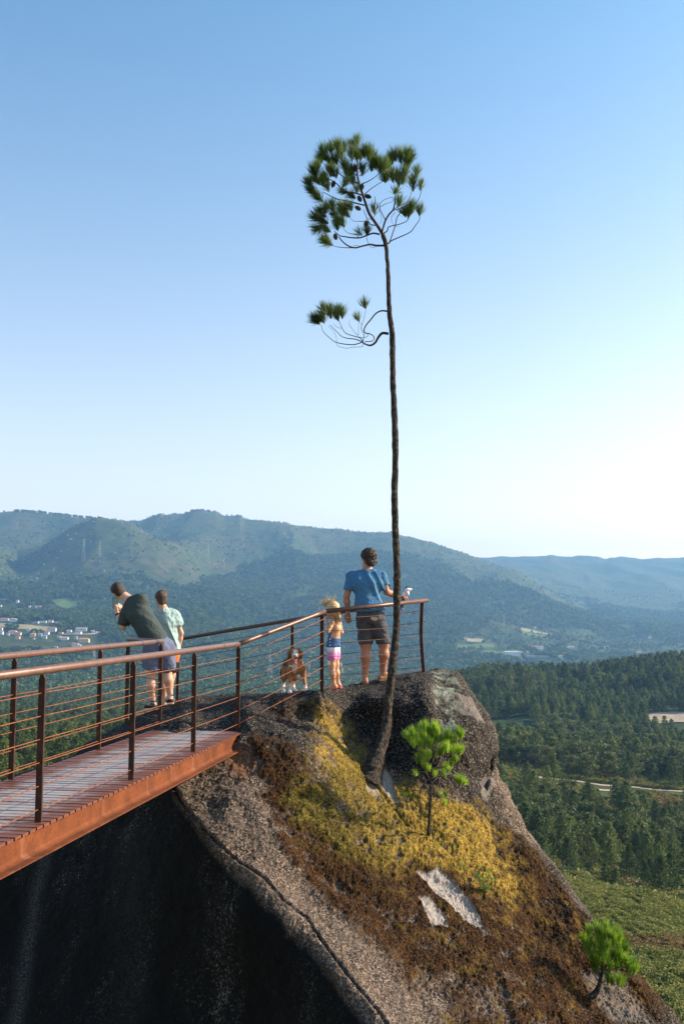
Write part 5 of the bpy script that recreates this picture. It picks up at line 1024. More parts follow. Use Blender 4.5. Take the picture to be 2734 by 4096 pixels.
# ------------------------------------------------------------------ bodies: blended distance fields turned into one surface
class Field:
    def __init__(s, lo, hi, h):
        s.h = h; s.lo = np.asarray(lo, float) - 3 * h; s.n = np.ceil((np.asarray(hi, float) + 3 * h - s.lo) / h).astype(int) + 1
        s.F = np.full(tuple(s.n), 1.0, np.float32)
    def _blk(s, lo, hi):
        a = np.clip(np.floor((lo - s.lo) / s.h).astype(int), 0, s.n - 1); b = np.clip(np.ceil((hi - s.lo) / s.h).astype(int) + 1, 1, s.n)
        if np.any(b <= a): return None
        g = [s.lo[i] + s.h * np.arange(a[i], b[i]) for i in range(3)]
        return tuple(slice(a[i], b[i]) for i in range(3)), np.stack(np.meshgrid(*g, indexing='ij'), -1)
    def _join(s, sl, d, k, op='add'):
        A = s.F[sl]
        if op == 'add':
            hh = np.clip(.5 + .5 * (A - d) / k, 0, 1); s.F[sl] = A * (1 - hh) + d * hh - k * hh * (1 - hh)
        else: s.F[sl] = np.maximum(A, -d)
    def cone(s, a, b, ra, rb, k=.02, op='add', flat=None):
        a = np.asarray(a, float); b = np.asarray(b, float); m = max(ra, rb) + 2 * k + .01; bl = s._blk(np.minimum(a, b) - m, np.maximum(a, b) + m)
        if bl is None: return s
        sl, P = bl; ab = b - a; t = np.clip(((P - a) @ ab) / max(ab @ ab, 1e-9), 0, 1); q = P - a - t[..., None] * ab
        if flat is not None:        # flatten along a direction: (unit vector, factor > 1 thins)
            f = np.asarray(flat[0], float); f = f / np.linalg.norm(f); c = q @ f; q = q + (c * (flat[1] - 1))[..., None] * f
            d = (np.linalg.norm(q, axis=-1) - (ra + (rb - ra) * t)); d = np.where(d > 0, d, d) * (1 / (1 + .35 * (flat[1] - 1)))
        else: d = np.linalg.norm(q, axis=-1) - (ra + (rb - ra) * t)
        s._join(sl, d.astype(np.float32), k, op); return s
    def chain(s, pts, rs, k=.02, flat=None):
        for a, b, ra, rb in zip(pts[:-1], pts[1:], rs[:-1], rs[1:]): s.cone(a, b, ra, rb, k, 'add', flat)
        return s
    def ell(s, c, r, ax=None, k=.02, op='add'):
        c = np.asarray(c, float); r = np.asarray(r, float); m = r.max() + 2 * k + .01; bl = s._blk(c - m, c + m)
        if bl is None: return s
        sl, P = bl; q = P - c
        if ax is not None: q = q @ np.asarray(ax, float).T
        k0 = np.linalg.norm(q / r, axis=-1); k1 = np.linalg.norm(q / (r * r), axis=-1); d = k0 * (k0 - 1) / np.maximum(k1, 1e-6)
        s._join(sl, d.astype(np.float32), k, op); return s
    def cut(s, p, n):               # remove everything on the side n points to
        g = [s.lo[i] + s.h * np.arange(s.n[i]) for i in range(3)]; P = np.stack(np.meshgrid(*g, indexing='ij'), -1); n = np.asarray(n, float); n /= np.linalg.norm(n)
        s.F = np.maximum(s.F, ((P - np.asarray(p)) @ n).astype(np.float32)); return s
    def wrinkle(s, fn):
        g = [s.lo[i] + s.h * np.arange(s.n[i]) for i in range(3)]; near = np.abs(s.F) < .06; I = np.argwhere(near); P = s.lo + s.h * I; s.F[near] += fn(P).astype(np.float32); return s
    def mesh(s, name):
        F = s.F; S = F < 0; nx, ny, nz = F.shape
        cnt = np.zeros((nx - 1, ny - 1, nz - 1), np.int8)
        for i in (0, 1):
            for j in (0, 1):
                for k in (0, 1): cnt += S[i:nx - 1 + i, j:ny - 1 + j, k:nz - 1 + k]
        act = (cnt > 0) & (cnt < 8); I = np.argwhere(act); vid = np.full(act.shape, -1, np.int32); vid[act] = np.arange(len(I))
        acc = np.zeros((len(I), 3)); num = np.zeros(len(I)); C = [(i, j, k) for i in (0, 1) for j in (0, 1) for k in (0, 1)]
        val = {c: F[I[:, 0] + c[0], I[:, 1] + c[1], I[:, 2] + c[2]] for c in C}
        for c in C:
            for ax in range(3):
                if c[ax] == 0:
                    d = list(c); d[ax] = 1; d = tuple(d); a, b = val[c], val[d]; m = (a < 0) != (b < 0); t = np.where(m, a / np.where(m, a - b, 1), 0)
                    p = np.array(c, float)[None] + np.zeros((len(I), 3)); p[:, ax] += t; acc[m] += p[m]; num[m] += 1
        v = s.lo + s.h * (I + acc / num[:, None]); Q = []
        for ax in range(3):
            sa = [slice(1, -1)] * 3; sa[ax] = slice(0, -1); sb = list(sa); sb[ax] = slice(1, None); A = S[tuple(sa)]; B = S[tuple(sb)]; m = np.argwhere(A != B); off = np.array([1, 1, 1]); off[ax] = 0; m0 = m + off
            o1, o2 = [(1, 2), (2, 0), (0, 1)][ax]; e1 = np.zeros(3, int); e1[o1] = 1; e2 = np.zeros(3, int); e2[o2] = 1
            g = lambda q: vid[q[:, 0], q[:, 1], q[:, 2]]
            q = np.stack([g(m0 - e1 - e2), g(m0 - e2), g(m0), g(m0 - e1)], -1); fl = ~A[A != B]; q[fl] = q[fl][:, ::-1]; Q.append(q)
        Q = np.concatenate(Q); Q = Q[(Q >= 0).all(1)]
        return npmesh(name, v, Q, None, True)
def frame(fwd, up):
    f = np.asarray(fwd, float); f /= np.linalg.norm(f); u = np.asarray(up, float); r = np.cross(f, u); r /= np.linalg.norm(r); u = np.cross(r, f); return np.array([r, f, u])   # right, forward, up
def head(Fd, c, fr, s=1.0, child=False):
    r, f, u = fr; c = np.asarray(c, float)
    Fd.ell(c + u * .015 * s, (.075 * s, .092 * s, .098 * s), fr, .02)
    Fd.ell(c + f * .028 * s - u * .055 * s, (.054 * s, .062 * s, .060 * s), fr, .03)
    Fd.ell(c + f * .062 * s - u * .100 * s, (.022 * s, .018 * s, .014 * s), fr, .015)            # chin
    Fd.cone(c + f * .088 * s + u * .005 * s, c + f * (.104 if not child else .096) * s - u * .036 * s, .008 * s, .013 * s, .010)   # nose
    Fd.ell(c + f * .083 * s - u * .066 * s, (.024 * s, .010 * s, .009 * s), fr, .008)             # lips
    for sg in (-1, 1):
        Fd.ell(c + r * sg * .078 * s - f * .004 * s - u * .012 * s, (.010 * s, .019 * s, .031 * s), fr, .006)   # ear
        Fd.ell(c + r * sg * .034 * s + f * .078 * s + u * .010 * s, (.020 * s, .012 * s, .012 * s), fr, .010)
def eyes(c, fr, s, par, browcol):
    r, f, u = fr
    for sg in (-1, 1):
        mb = MB(); q = np.asarray(c) + r * sg * .032 * s + f * .088 * s + u * .0 * s
        mb.tube([q - f * .006, q + f * .004, q + f * .0075], [.010 * s, .009 * s, .001], 8); mb.build('eye', M_EYE, par, True)
def hand(Fd, w, d, pn, s=1.0, curl=.35, thumb=1, spread=.10, hold=False):
    """wrist w, finger direction d, palm normal pn (towards the palm side); thumb=+1 puts the thumb at d x pn"""
    d = np.asarray(d, float); d /= np.linalg.norm(d); pn = np.asarray(pn, float); pn = pn - d * (pn @ d); pn /= np.linalg.norm(pn); sd = np.cross(d, pn) * thumb; w = np.asarray(w, float)
    Fd.cone(w - d * .01 * s, w + d * .045 * s, .024 * s, .034 * s, .012, 'add', (pn, 1.7)); Fd.cone(w + d * .04 * s, w + d * .078 * s, .036 * s, .038 * s, .012, 'add', (pn, 2.2))
    for i, (o, L) in enumerate(((.030, .074), (.010, .082), (-.010, .076), (-.029, .060))):
        b = w + d * .082 * s + sd * o * s; a = math.radians(8 + 55 * curl * (1 + .15 * i)); a2 = a + math.radians(12 + 80 * curl); a3 = a2 + math.radians(10 + 60 * curl)
        dd = d + sd * (o * spread * 30 / 3); dd /= np.linalg.norm(dd); q = [b]
        for an, l in ((a, .42), (a2, .32), (a3, .26)): q.append(q[-1] + (dd * math.cos(an) + pn * math.sin(an)) * L * l * s)
        Fd.chain(q, [.0098 * s, .009 * s, .0085 * s, .0072 * s], .004)
    b = w + d * .025 * s + sd * .026 * s; t1 = b + (d * .55 + sd * .75 + pn * .35) * .034 * s; t2 = t1 + (d * .8 + sd * .35 + pn * (.3 + .5 * curl)) * .030 * s; t3 = t2 + (d * .85 + sd * .1 + pn * (.3 + .7 * curl)) * .024 * s
    Fd.chain([b, t1, t2, t3], [.015 * s, .0115 * s, .0105 * s, .0085 * s], .008)
def foot(Fd, ank, toe, s=1.0):
    a = np.asarray(ank, float); t = np.asarray(toe, float); d = t - a; d[2] = 0; d /= np.linalg.norm(d); z0 = t[2]
    heel = a - d * .045 * s; heel[2] = z0 + .028 * s; ball = t - d * .055 * s; ball[2] = z0 + .018 * s; tt = t - d * .012 * s; tt[2] = z0 + .012 * s; sd = np.cross(d, UP)
    Fd.cone(a, heel, .036 * s, .030 * s, .02); Fd.cone(a, ball, .036 * s, .024 * s, .025); Fd.cone(heel, ball, .030 * s, .026 * s, .02); Fd.cone(ball - sd * .022 * s, ball + sd * .025 * s, .018 * s, .019 * s, .012)
    for i, o in enumerate((-.030, -.015, 0, .014, .030)): Fd.cone(ball + sd * o * s, tt + sd * o * s * .95 - d * (.010 if abs(o) > .02 and o < 0 else 0) * s, .010 * s, (.012 if i == 4 else .0085) * s, .006)
def bbox(pts, m=.14):
    p = np.array([tuple(q) for q in pts], float); return p.min(0) - m, p.max(0) + m
def skin_mat(name, c, var=.12):
    m = NT(name); p = m.obj(); f = m.noise(p, 18, 4); c = np.array(c); cc = m.mix(f, tuple(c * (1 - var)), tuple(c * (1 + var)))
    m.b.inputs['Subsurface Weight'].default_value = .12; m.b.inputs['Subsurface Radius'].default_value = (.02, .008, .004); m.b.inputs['Subsurface Scale'].default_value = .3
    return m.base(cc, .5, 0, .35)
M_SKIN = skin_mat('tanned_skin', (.36, .165, .095)); M_SKIN2 = skin_mat('fair_skin', (.60, .34, .24)); M_SKIN3 = skin_mat('light_skin', (.58, .33, .22)); M_SKIN4 = skin_mat('child_skin', (.56, .31, .185))
M_EYE = simple('eye_dark', (.03, .02, .015), .25)
def cloth(name, c, fold=18.0, amp=.6, bd=.02, rough=.85):
    m = NT(name); p = m.obj(); f = m.noise(p, 60, 4, .7); c = np.array(c); cc = m.mix(f, tuple(c * .82), tuple(np.minimum(c * 1.18, 1)))
    h = m.math('ADD', m.noise(m.vmul(p, (1, 1, .35)), fold, 3, .5, 0, 1.0), m.math('MULTIPLY', m.noise(p, 300, 2), .04)); m.bump(h, amp, bd); return m.base(cc, rough, 0, .2)
M_BLUE = cloth('blue_cotton', (.05, .155, .29)); M_SHORT = cloth('charcoal_cotton', (.062, .066, .078)); M_SHIRTD = cloth('dark_green_cotton', (.045, .062, .062)); M_SHORTB = cloth('blue_grey_cotton', (.12, .14, .22))
M_TEAL = cloth('pale_teal_cotton', (.30, .43, .42), 14, .8, .035); M_BLACKC = cloth('black_fabric', (.015, .015, .02)); M_ORANGE = cloth('orange_fabric', (.60, .16, .06)); M_SOCK = cloth('navy_sock', (.02, .05, .10))
M_SHOE = simple('black_shoe', (.02, .018, .016), .6); M_SOLE = simple('beige_sole', (.50, .42, .32), .7); M_SANDAL = simple('brown_sandal', (.14, .10, .06), .7); M_PINKS = simple('red_sandal', (.70, .10, .12), .5)
M_HAIRB = simple('dark_brown_hair', (.030, .020, .015), .5, 0, .5, 90, .012, 140, .5); M_HAIRM = simple('brown_hair', (.065, .038, .024), .5, 0, .5, 90, .012, 140, .5)
M_BLOND = simple('blond_hair', (.56, .37, .17), .45, 0, .35, 60, .004, 160, .5); M_PHONE = simple('black_phone', (.01, .012, .015), .15); M_SCREEN = simple('phone_screen', (.10, .20, .24), .15); M_WATCH = simple('watch_strap', (.015, .015, .018), .5)
M_WHITEC = cloth('white_cloth', (.75, .76, .80), 40, .9, .02)
def hair_noise(amp, sc, s):
    return lambda P: -amp * (np.abs(vnoise(P[:, 0] * sc, P[:, 1] * sc, P[:, 2] * sc * .8, s)) + .6 * vnoise(P[:, 0] * sc * 2.3, P[:, 1] * sc * 2.3, P[:, 2] * sc * 2.3, s + 1)) + amp * .3
def folds(amp, sx, sy, sz, s, d=(0, 0)):
    def fn(P):
        x, y, z = P[:, 0], P[:, 1], P[:, 2]; u = x + d[0] * z; w_ = y + d[1] * z
        r = 1 - np.abs(vnoise(u * sx, w_ * sy, z * sz, s)) * 2; return -amp * r + amp * .4 * vnoise(x * 30, y * 30, z * 30, s + 2)
    return fn
def build_blue_man():
    # joints read off the photograph, each with its own distance
    Y = 13.62; ft = PSY(1461., 2737., Y); J = lambda x, y, dy=0: PSY(np.float64(x), np.float64(y), np.float64(Y + dy)); px = Y / FS
    T = empty('person', V(ft), 'curly haired man in blue shirt and charcoal shorts holding the handrail behind the pine', 'person')
    nk0, nk1 = J(1468, 2285, .0), J(1468, 2258, .01); hc = J(1473, 2234, .02); chest = J(1466, 2345); waist = J(1472, 2420, -.0); hip = J(1481, 2462, -.0)
    ls, rs = J(1409, 2308, .02), J(1523, 2308, -.0); le, re = J(1385, 2384, -.03), J(1546, 2368, .02); lw, rw = J(1390, 2450, .02), J(1598, 2386, .26)
    lh, rh = J(1457, 2470), J(1506, 2470); lk, rk = J(1462, 2588, .03), J(1536, 2580, .03); la, ra = J(1460, 2706, 0), J(1531, 2694, .05)
    lt = ft + np.array([-.02, .20, .0]); lt[2] = ft[2] + .01; rf = J(1540, 2722, .05); rt = J(1590, 2706, .17); rt[2] = rf[2] + .012
    body = Field(*bbox([nk0, hc + UP * .1, ls, rs, le, re, lw, rw, lk, rk, la, ra, lt, rt, lw - UP * .2, rw + np.array([.15, .1, 0])]), .0068)
    fr = frame((-.55, .83, -.02), UP); head(body, hc, fr, 1.04); body.cone(nk1, nk0, .055, .062, .03); body.cone(nk0, hc, .055, .055, .03)
    body.cone(chest - BN * 0 + np.array([-.09, 0, .05]), chest + np.array([.09, 0, .05]), .11, .11, .05); body.cone(chest, waist, .145, .135, .06); body.cone(waist, hip, .135, .15, .06)
    body.cone(nk0 - UP * .02, ls, .06, .06, .04); body.cone(nk0 - UP * .02, rs, .06, .06, .04)
    for a, b, c in ((ls, le, lw), (rs, re, rw)):
        body.chain([a, a * .5 + b * .5, b], [.058, .050, .041], .03); body.chain([b, b * .65 + c * .35, c], [.042, .043, .028], .02)
    for h_, k_, a_ in ((lh, lk, la), (rh, rk, ra)):
        body.chain([h_, k_ * .9 + h_ * .1, k_], [.095, .072, .064], .04); calf = k_ * .66 + a_ * .34 + np.array([.0, -.022, 0]); body.chain([k_, calf, a_ * .85 + k_ * .15, a_], [.058, .068, .040, .036], .03)
    hand(body, lw, (.08, .10, -1), (.3, -1, 0), 1.05, .22, 1); hand(body, rw, (.75, .35, -.12), (0, .2, -1), 1.05, .55, -1)
    foot(body, la, lt, 1.05); foot(body, ra, rt, 1.05)
    bo = mobj('body', body.mesh('body'), M_SKIN, T)
    eyes(hc, fr, 1.04, T, M_HAIRB)
    h = Field(hc - .17, hc + .17, .006); h.ell(hc + fr[2] * .045 - fr[1] * .018, (.106, .116, .100), fr, .02); h.ell(hc - fr[1] * .055 - fr[2] * .035, (.092, .066, .078), fr, .02); h.ell(hc + fr[2] * .09 + fr[0] * .0, (.085, .085, .045), fr, .02)
    h.ell(hc - fr[0] * .0 + fr[1] * .07 + fr[2] * .085, (.06, .04, .03), fr, .02); h.cut(hc + fr[1] * .06 - fr[2] * .01, fr[1] - fr[2] * 1.2); h.wrinkle(hair_noise(.018, 62, 11)); mobj('hair', h.mesh('hair'), M_HAIRB, T)
    # shirt
    s = Field(*bbox([ls, rs, le, re, hip, nk0], .16), .0075); se1, se2 = ls * .42 + le * .58, rs * .40 + re * .60
    s.cone(chest + np.array([-.105, 0, .05]), chest + np.array([.105, 0, .05]), .128, .128, .06); s.cone(chest, waist, .172, .165, .06); s.cone(waist, hip + UP * .01, .168, .182, .05); s.cone(waist + np.array([.03, -.03, 0]), J(1515, 2470, -.05), .12, .12, .05)
    s.cone(nk0 - UP * .035, ls, .072, .075, .04); s.cone(nk0 - UP * .035, rs, .072, .075, .04); s.cone(ls, se1, .076, .072, .03); s.cone(rs, se2, .078, .080, .03)
    s.cone(le * .55 + ls * .45 + (le - ls) * .17, le, .07, .1, .001, 'cut'); s.cone(re * .55 + rs * .45 + (re - rs) * .17, re, .07, .1, .001, 'cut')
    s.cut(J(1470, 2443, -.15) , (.10, 0, -1.0)); s.cut(nk0 + UP * .032, (0, -.35, 1)); s.wrinkle(folds(.015, 8, 8, 2.4, 21, (.45, 0))); mobj('shirt', s.mesh('shirt'), M_BLUE, T)
    # shorts
    s = Field(*bbox([lh, rh, lk, rk, hip], .17), .0075); s.cone(waist * .4 + hip * .6, hip, .145, .160, .05); lm, rm = lh * .06 + lk * .94, rh * .06 + rk * .94
    s.cone(lh - UP * .02, lm, .112, .090, .03); s.cone(rh - UP * .02, rm, .112, .088, .03); s.cut(J(1460, 2574), (-.0, 0, -1)); s.cut(waist * .55 + hip * .45, (0, 0, 1)); s.wrinkle(folds(.014, 9, 9, 3.5, 31, (-.6, 0)))
    so_ = mobj('shorts', s.mesh('shorts'), M_SHORT, T)
    mb = MB(); c = J(1496, 2474, -.155); mb.box(c, (.045, .012, -.004), (.001, .006, 0), (.002, 0, .016)); mb.prism([c + np.array([-.043, -.001, -.016]), c + np.array([.047, .010, -.020]), c + np.array([.004, .004, -.034])], (0, -.008, 0)); mb.build('pocket_flap', simple('tan_patch', (.34, .27, .21)), so_)
    # glasses arm, sandals, collar pattern
    g = hc + fr[1] * .098 - fr[0] * .04; a = np.linspace(0, 6.28, 17); mb = MB(); mb.tube([g + fr[0] * math.cos(t) * .022 + fr[2] * (math.sin(t) * .018 + .002) for t in a], .0022, 5, False)
    g2 = hc + fr[1] * .098 + fr[0] * .04; mb.tube([g2 + fr[0] * math.cos(t) * .022 + fr[2] * (math.sin(t) * .018 + .002) for t in a], .0022, 5, False); mb.tube([g - fr[0] * .02, hc - fr[0] * .082 + fr[1] * .01], .002, 5); mb.tube([g2 + fr[0] * .02, hc + fr[0] * .082 + fr[1] * .01], .002, 5); mb.tube([g + fr[0] * .02, g2 - fr[0] * .02], .002, 5); mb.build('glasses', M_CLAMP, T)
    for a_, t_ in ((la, lt), (ra, rt)):
        d = t_ - a_; d[2] = 0; L = np.linalg.norm(d); d /= L; sd = np.cross(d, UP); z = np.array([0, 0, t_[2] - a_[2] - .004]); mb = MB(); mb.box(a_ + z + d * (L / 2 - .03), d * (L / 2 + .055), sd * .044, UP * .010)
        mb.tube([a_ + z + d * (L * .6) - sd * .045, a_ + z + d * (L * .6) + UP * .05, a_ + z + d * (L * .6) + sd * .045], .008, 6); mb.tube([a_ - d * .045 + z * .55 - sd * .02, a_ - d * .058 + z * .5, a_ - d * .045 + z * .55 + sd * .02], .008, 6); mb.build('sandal', M_SANDAL, T)
    # bundle in the hand: bottle with a cloth
    b = J(1612, 2374, .30); B = empty('water_bottle', V(J(1607, 2400, .33)), 'slim dark bottle with purple base in the hand of the man in blue', 'bottle')
    mb = MB(); p0, p1 = J(1603, 2438, .34), J(1622, 2352, .30); mb.tube(spline([p0, p0 + (p1 - p0) * .12, p0 + (p1 - p0) * .72, p0 + (p1 - p0) * .84, p1], 12), [.024, .026, .026, .026, .026, .026, .026, .026, .022, .016, .015, .015], 14); mb.build('bottle_body', simple('dark_bottle', (.05, .08, .12), .3), B, True)
    mb = MB(); mb.tube([p0 - (p1 - p0) * .02, p0 + (p1 - p0) * .1], .0275, 14); mb.build('bottle_base', simple('purple_base', (.30, .24, .5), .5), B, True)
    mb = MB(); q = p1; mb.tube([q, q + np.array([.03, 0, .012])], [.018, .014], 10); mb.build('bottle_cap', M_PHONE, B)
    s = Field(b - .12, b + .14, .005); s.cone(J(1607, 2384, .27), J(1628, 2362, .26), .022, .030, .02); s.cone(J(1628, 2362, .26), J(1643, 2357, .26), .028, .012, .02); s.cone(J(1625, 2366, .26), J(1632, 2379, .25), .022, .012, .02); s.wrinkle(folds(.006, 40, 40, 30, 3)); c = mobj('cloth', s.mesh('cloth'), M_WHITEC); tag(c, 'crumpled white cloth held with the bottle over the handrail', 'cloth')
def simple_leg(F_, h_, k_, a_, r, k=.03):
    calf = k_ * .64 + a_ * .36 + np.array([0, -.018, 0]); F_.chain([h_, k_ * .85 + h_ * .15, k_], [r[0], r[1], r[2]], k); F_.chain([k_, calf, a_ * .82 + k_ * .18, a_], [r[2] * .95, r[3], r[4], r[5]], k * .8)
def build_leaning_man():
    Y = 13.35; J = lambda x, y, dy=0: PSY(np.float64(x), np.float64(y), np.float64(Y + dy)); fz = J(600, 2842)
    T = empty('person', V(fz), 'man in dark green shirt leaning over the rail to photograph with a phone', 'person')
    hc = J(474, 2364, .10); nk1 = J(500, 2387, .07); nk0 = J(524, 2406, .04); ls, rs = J(505, 2448, .10), J(566, 2402, -.02); chest = J(556, 2455, .02); mid = J(592, 2510, 0); waist = J(618, 2558, 0); hip = J(634, 2592, 0)
    le = J(494, 2508, .13); lw = J(469, 2452, .24); re = J(520, 2470, .30); rw = J(486, 2438, .30)
    lh, rh = J(610, 2600, .0), J(662, 2590, .03); lk, rk = J(604, 2702, .0), J(670, 2680, .05); la, ra = J(611, 2812, 0), J(681, 2788, .08); lt = J(578, 2842, -.01); lt[2] = la[2] - .085; rt = J(672, 2820, .26); rt[2] = ra[2] - .085
    b = Field(*bbox([hc + (hc - nk0) * .5, ls, rs, le, re, lw, rw, la, ra, lt, rt, J(450, 2400, .3)]), .0068); up = (hc - nk0); up /= np.linalg.norm(up); up = np.array([-.66, .05, .75]); fr = frame((-.45, .85, -.30), up); head(b, hc, fr, 1.03)
    b.cone(hc - fr[2] * .03, nk1, .058, .056, .03); b.cone(nk1, nk0, .057, .065, .03); b.cone(ls * .75 + rs * .25, rs * .75 + ls * .25, .085, .095, .05); b.chain([chest, mid, waist, hip], [.140, .135, .130, .145], .06); b.cone(nk0, chest, .07, .12, .05)
    for a, c, d in ((ls, le, lw), (rs, re, rw)): b.chain([a, (a + c) / 2, c], [.058, .050, .042], .03); b.chain([c, c * .65 + d * .35, d], [.042, .043, .028], .02)
    hand(b, lw, J(461, 2425, .26) - lw, (.5, .6, .2), 1.0, .75, 1); hand(b, rw, J(470, 2421, .29) - rw, (-.6, .3, .1), 1.0, .70, -1)
    simple_leg(b, lh, lk, la, (.095, .070, .058, .062, .038, .035)); simple_leg(b, rh, rk, ra, (.095, .070, .058, .062, .038, .035)); foot(b, la, lt, 1.0); foot(b, ra, rt, 1.0); mobj('body', b.mesh('body'), M_SKIN2, T); eyes(hc, fr, 1.03, T, M_HAIRB)
    h = Field(hc - .17, hc + .17, .006); h.ell(hc + fr[2] * .035 - fr[1] * .018, (.086, .102, .088), fr, .02); h.ell(hc - fr[1] * .045 - fr[2] * .025, (.076, .058, .070), fr, .02); h.ell(hc + fr[1] * .05 + fr[2] * .07, (.06, .05, .035), fr, .02); h.cut(hc + fr[1] * .05 - fr[2] * .0, fr[1] - fr[2] * 1.25); h.wrinkle(hair_noise(.006, 75, 12)); mobj('hair', h.mesh('hair'), M_HAIRB, T)
    s = Field(*bbox([ls, rs, le, re, hip, nk0], .17), .0075); s.cone(ls * .8 + rs * .2, rs * .85 + ls * .15, .108, .112, .06); s.chain([chest, mid, waist], [.160, .150, .150], .06); s.cone(waist, hip, .155, .160, .05); s.cone(nk0, chest, .080, .14, .05)
    m1 = ls * .35 + le * .65; m2 = rs * .5 + re * .5; s.cone(ls, m1, .080, .080, .04); s.cone(rs, m2, .080, .075, .04); s.cone(m1 + (le - ls) * .28, le + (le - ls) * .4, .075, .1, .001, 'cut')
    dn = hip - chest; dn /= np.linalg.norm(dn); s.cut(J(636, 2556, 0), (.05, 0, -1)); s.cut(nk0 * .75 + nk1 * .25, nk1 - nk0); s.wrinkle(folds(.009, 4, 7, 8, 41, (.6, 0))); mobj('shirt', s.mesh('shirt'), M_SHIRTD, T)
    s = Field(*bbox([lh, rh, lk, rk, hip, waist], .17), .0075); s.cone(waist, hip, .14, .155, .05); s.cone(lh, lh * .12 + lk * .88, .122, .118, .05); s.cone(rh, rh * .15 + rk * .85, .120, .108, .05); s.cut(J(600, 2676), (-.28, 0, -1)); s.cut(waist + UP * .02, (.0, 0, 1)); s.wrinkle(folds(.011, 10, 10, 3.5, 51, (.3, 0))); mobj('shorts', s.mesh('shorts'), M_SHORTB, T)
    for a_, t_ in ((la, lt), (ra, rt)):
        d = t_ - a_; d[2] = 0; L = np.linalg.norm(d); d /= L; sd = np.cross(d, UP); z0 = t_[2]; g0 = np.array([0, 0, z0 - a_[2]])
        s = Field(*bbox([a_, a_ + g0 + d * L, a_ + g0 - d * .08], .08), .0055); s.cone(a_ + g0 * .45, a_ + g0 + UP * .035 - d * .04, .048, .044, .02); s.cone(a_ + g0 * .55, a_ + g0 + UP * .03 + d * (L - .05), .046, .036, .03); s.cone(a_ + g0 + UP * .035 - d * .045, a_ + g0 + UP * .03 + d * (L - .03), .042, .038, .02); s.cut(a_ + g0 + UP * .012, -UP); s.cut(a_ + g0 * .25, UP)
        sh = mobj('shoe', s.mesh('shoe'), M_SHOE, T); s = Field(*bbox([a_ + g0 + d * L, a_ + g0 - d * .08], .07), .0055); s.cone(a_ + g0 + UP * .02 - d * .045, a_ + g0 + UP * .02 + d * (L - .03), .046, .043, .02); s.cut(a_ + g0 + UP * .020, UP); s.cut(a_ + g0 - UP * .006, -UP); mobj('sole', s.mesh('sole'), M_SOLE, sh)
        # the pale curved mark on the shoe's side
        for sg in (-1, 1):
            mb = MB(); c0 = a_ + g0 + UP * .052 + sd * sg * .0445; tk = [c0 - d * .045 + UP * .022, c0 - d * .03 - UP * .012, c0 + d * .0 - UP * .010, c0 + d * .065 + UP * .018]; P = spline(tk, 10)
            mb.tube(P, [.002, .005, .007, .008, .008, .007, .006, .005, .003, .001], 5); mb.build('side_mark', M_WHITEC, sh)
        mb = MB(); mb.tube([a_ + g0 * .2, a_ + UP * .035], [.047, .042], 14); mb.build('sock', M_SOCK, T, True)
    mb = MB(); d = lw - le; d /= np.linalg.norm(d); mb.tube([lw - d * .05, lw - d * .02], .034, 14); mb.build('watch', M_WATCH, T, True)
    P = empty('phone', V(J(462, 2410, .27)), 'black phone held up in the hands of the leaning man', 'phone'); c = J(462, 2412, .27); r = np.array([.96, .25, .06]); r /= np.linalg.norm(r); u = np.array([-.06, 0, 1.0]); n_ = np.cross(r, u)
    mb = MB(); mb.box(c, r * .036, n_ * .004, u * .077); mb.build('phone_case', M_PHONE, P); mb = MB(); mb.box(c + n_ * (-.0045 if n_[1] > 0 else .0045), r * .032, n_ * .0008, u * .070); mb.build('screen', M_SCREEN, P)
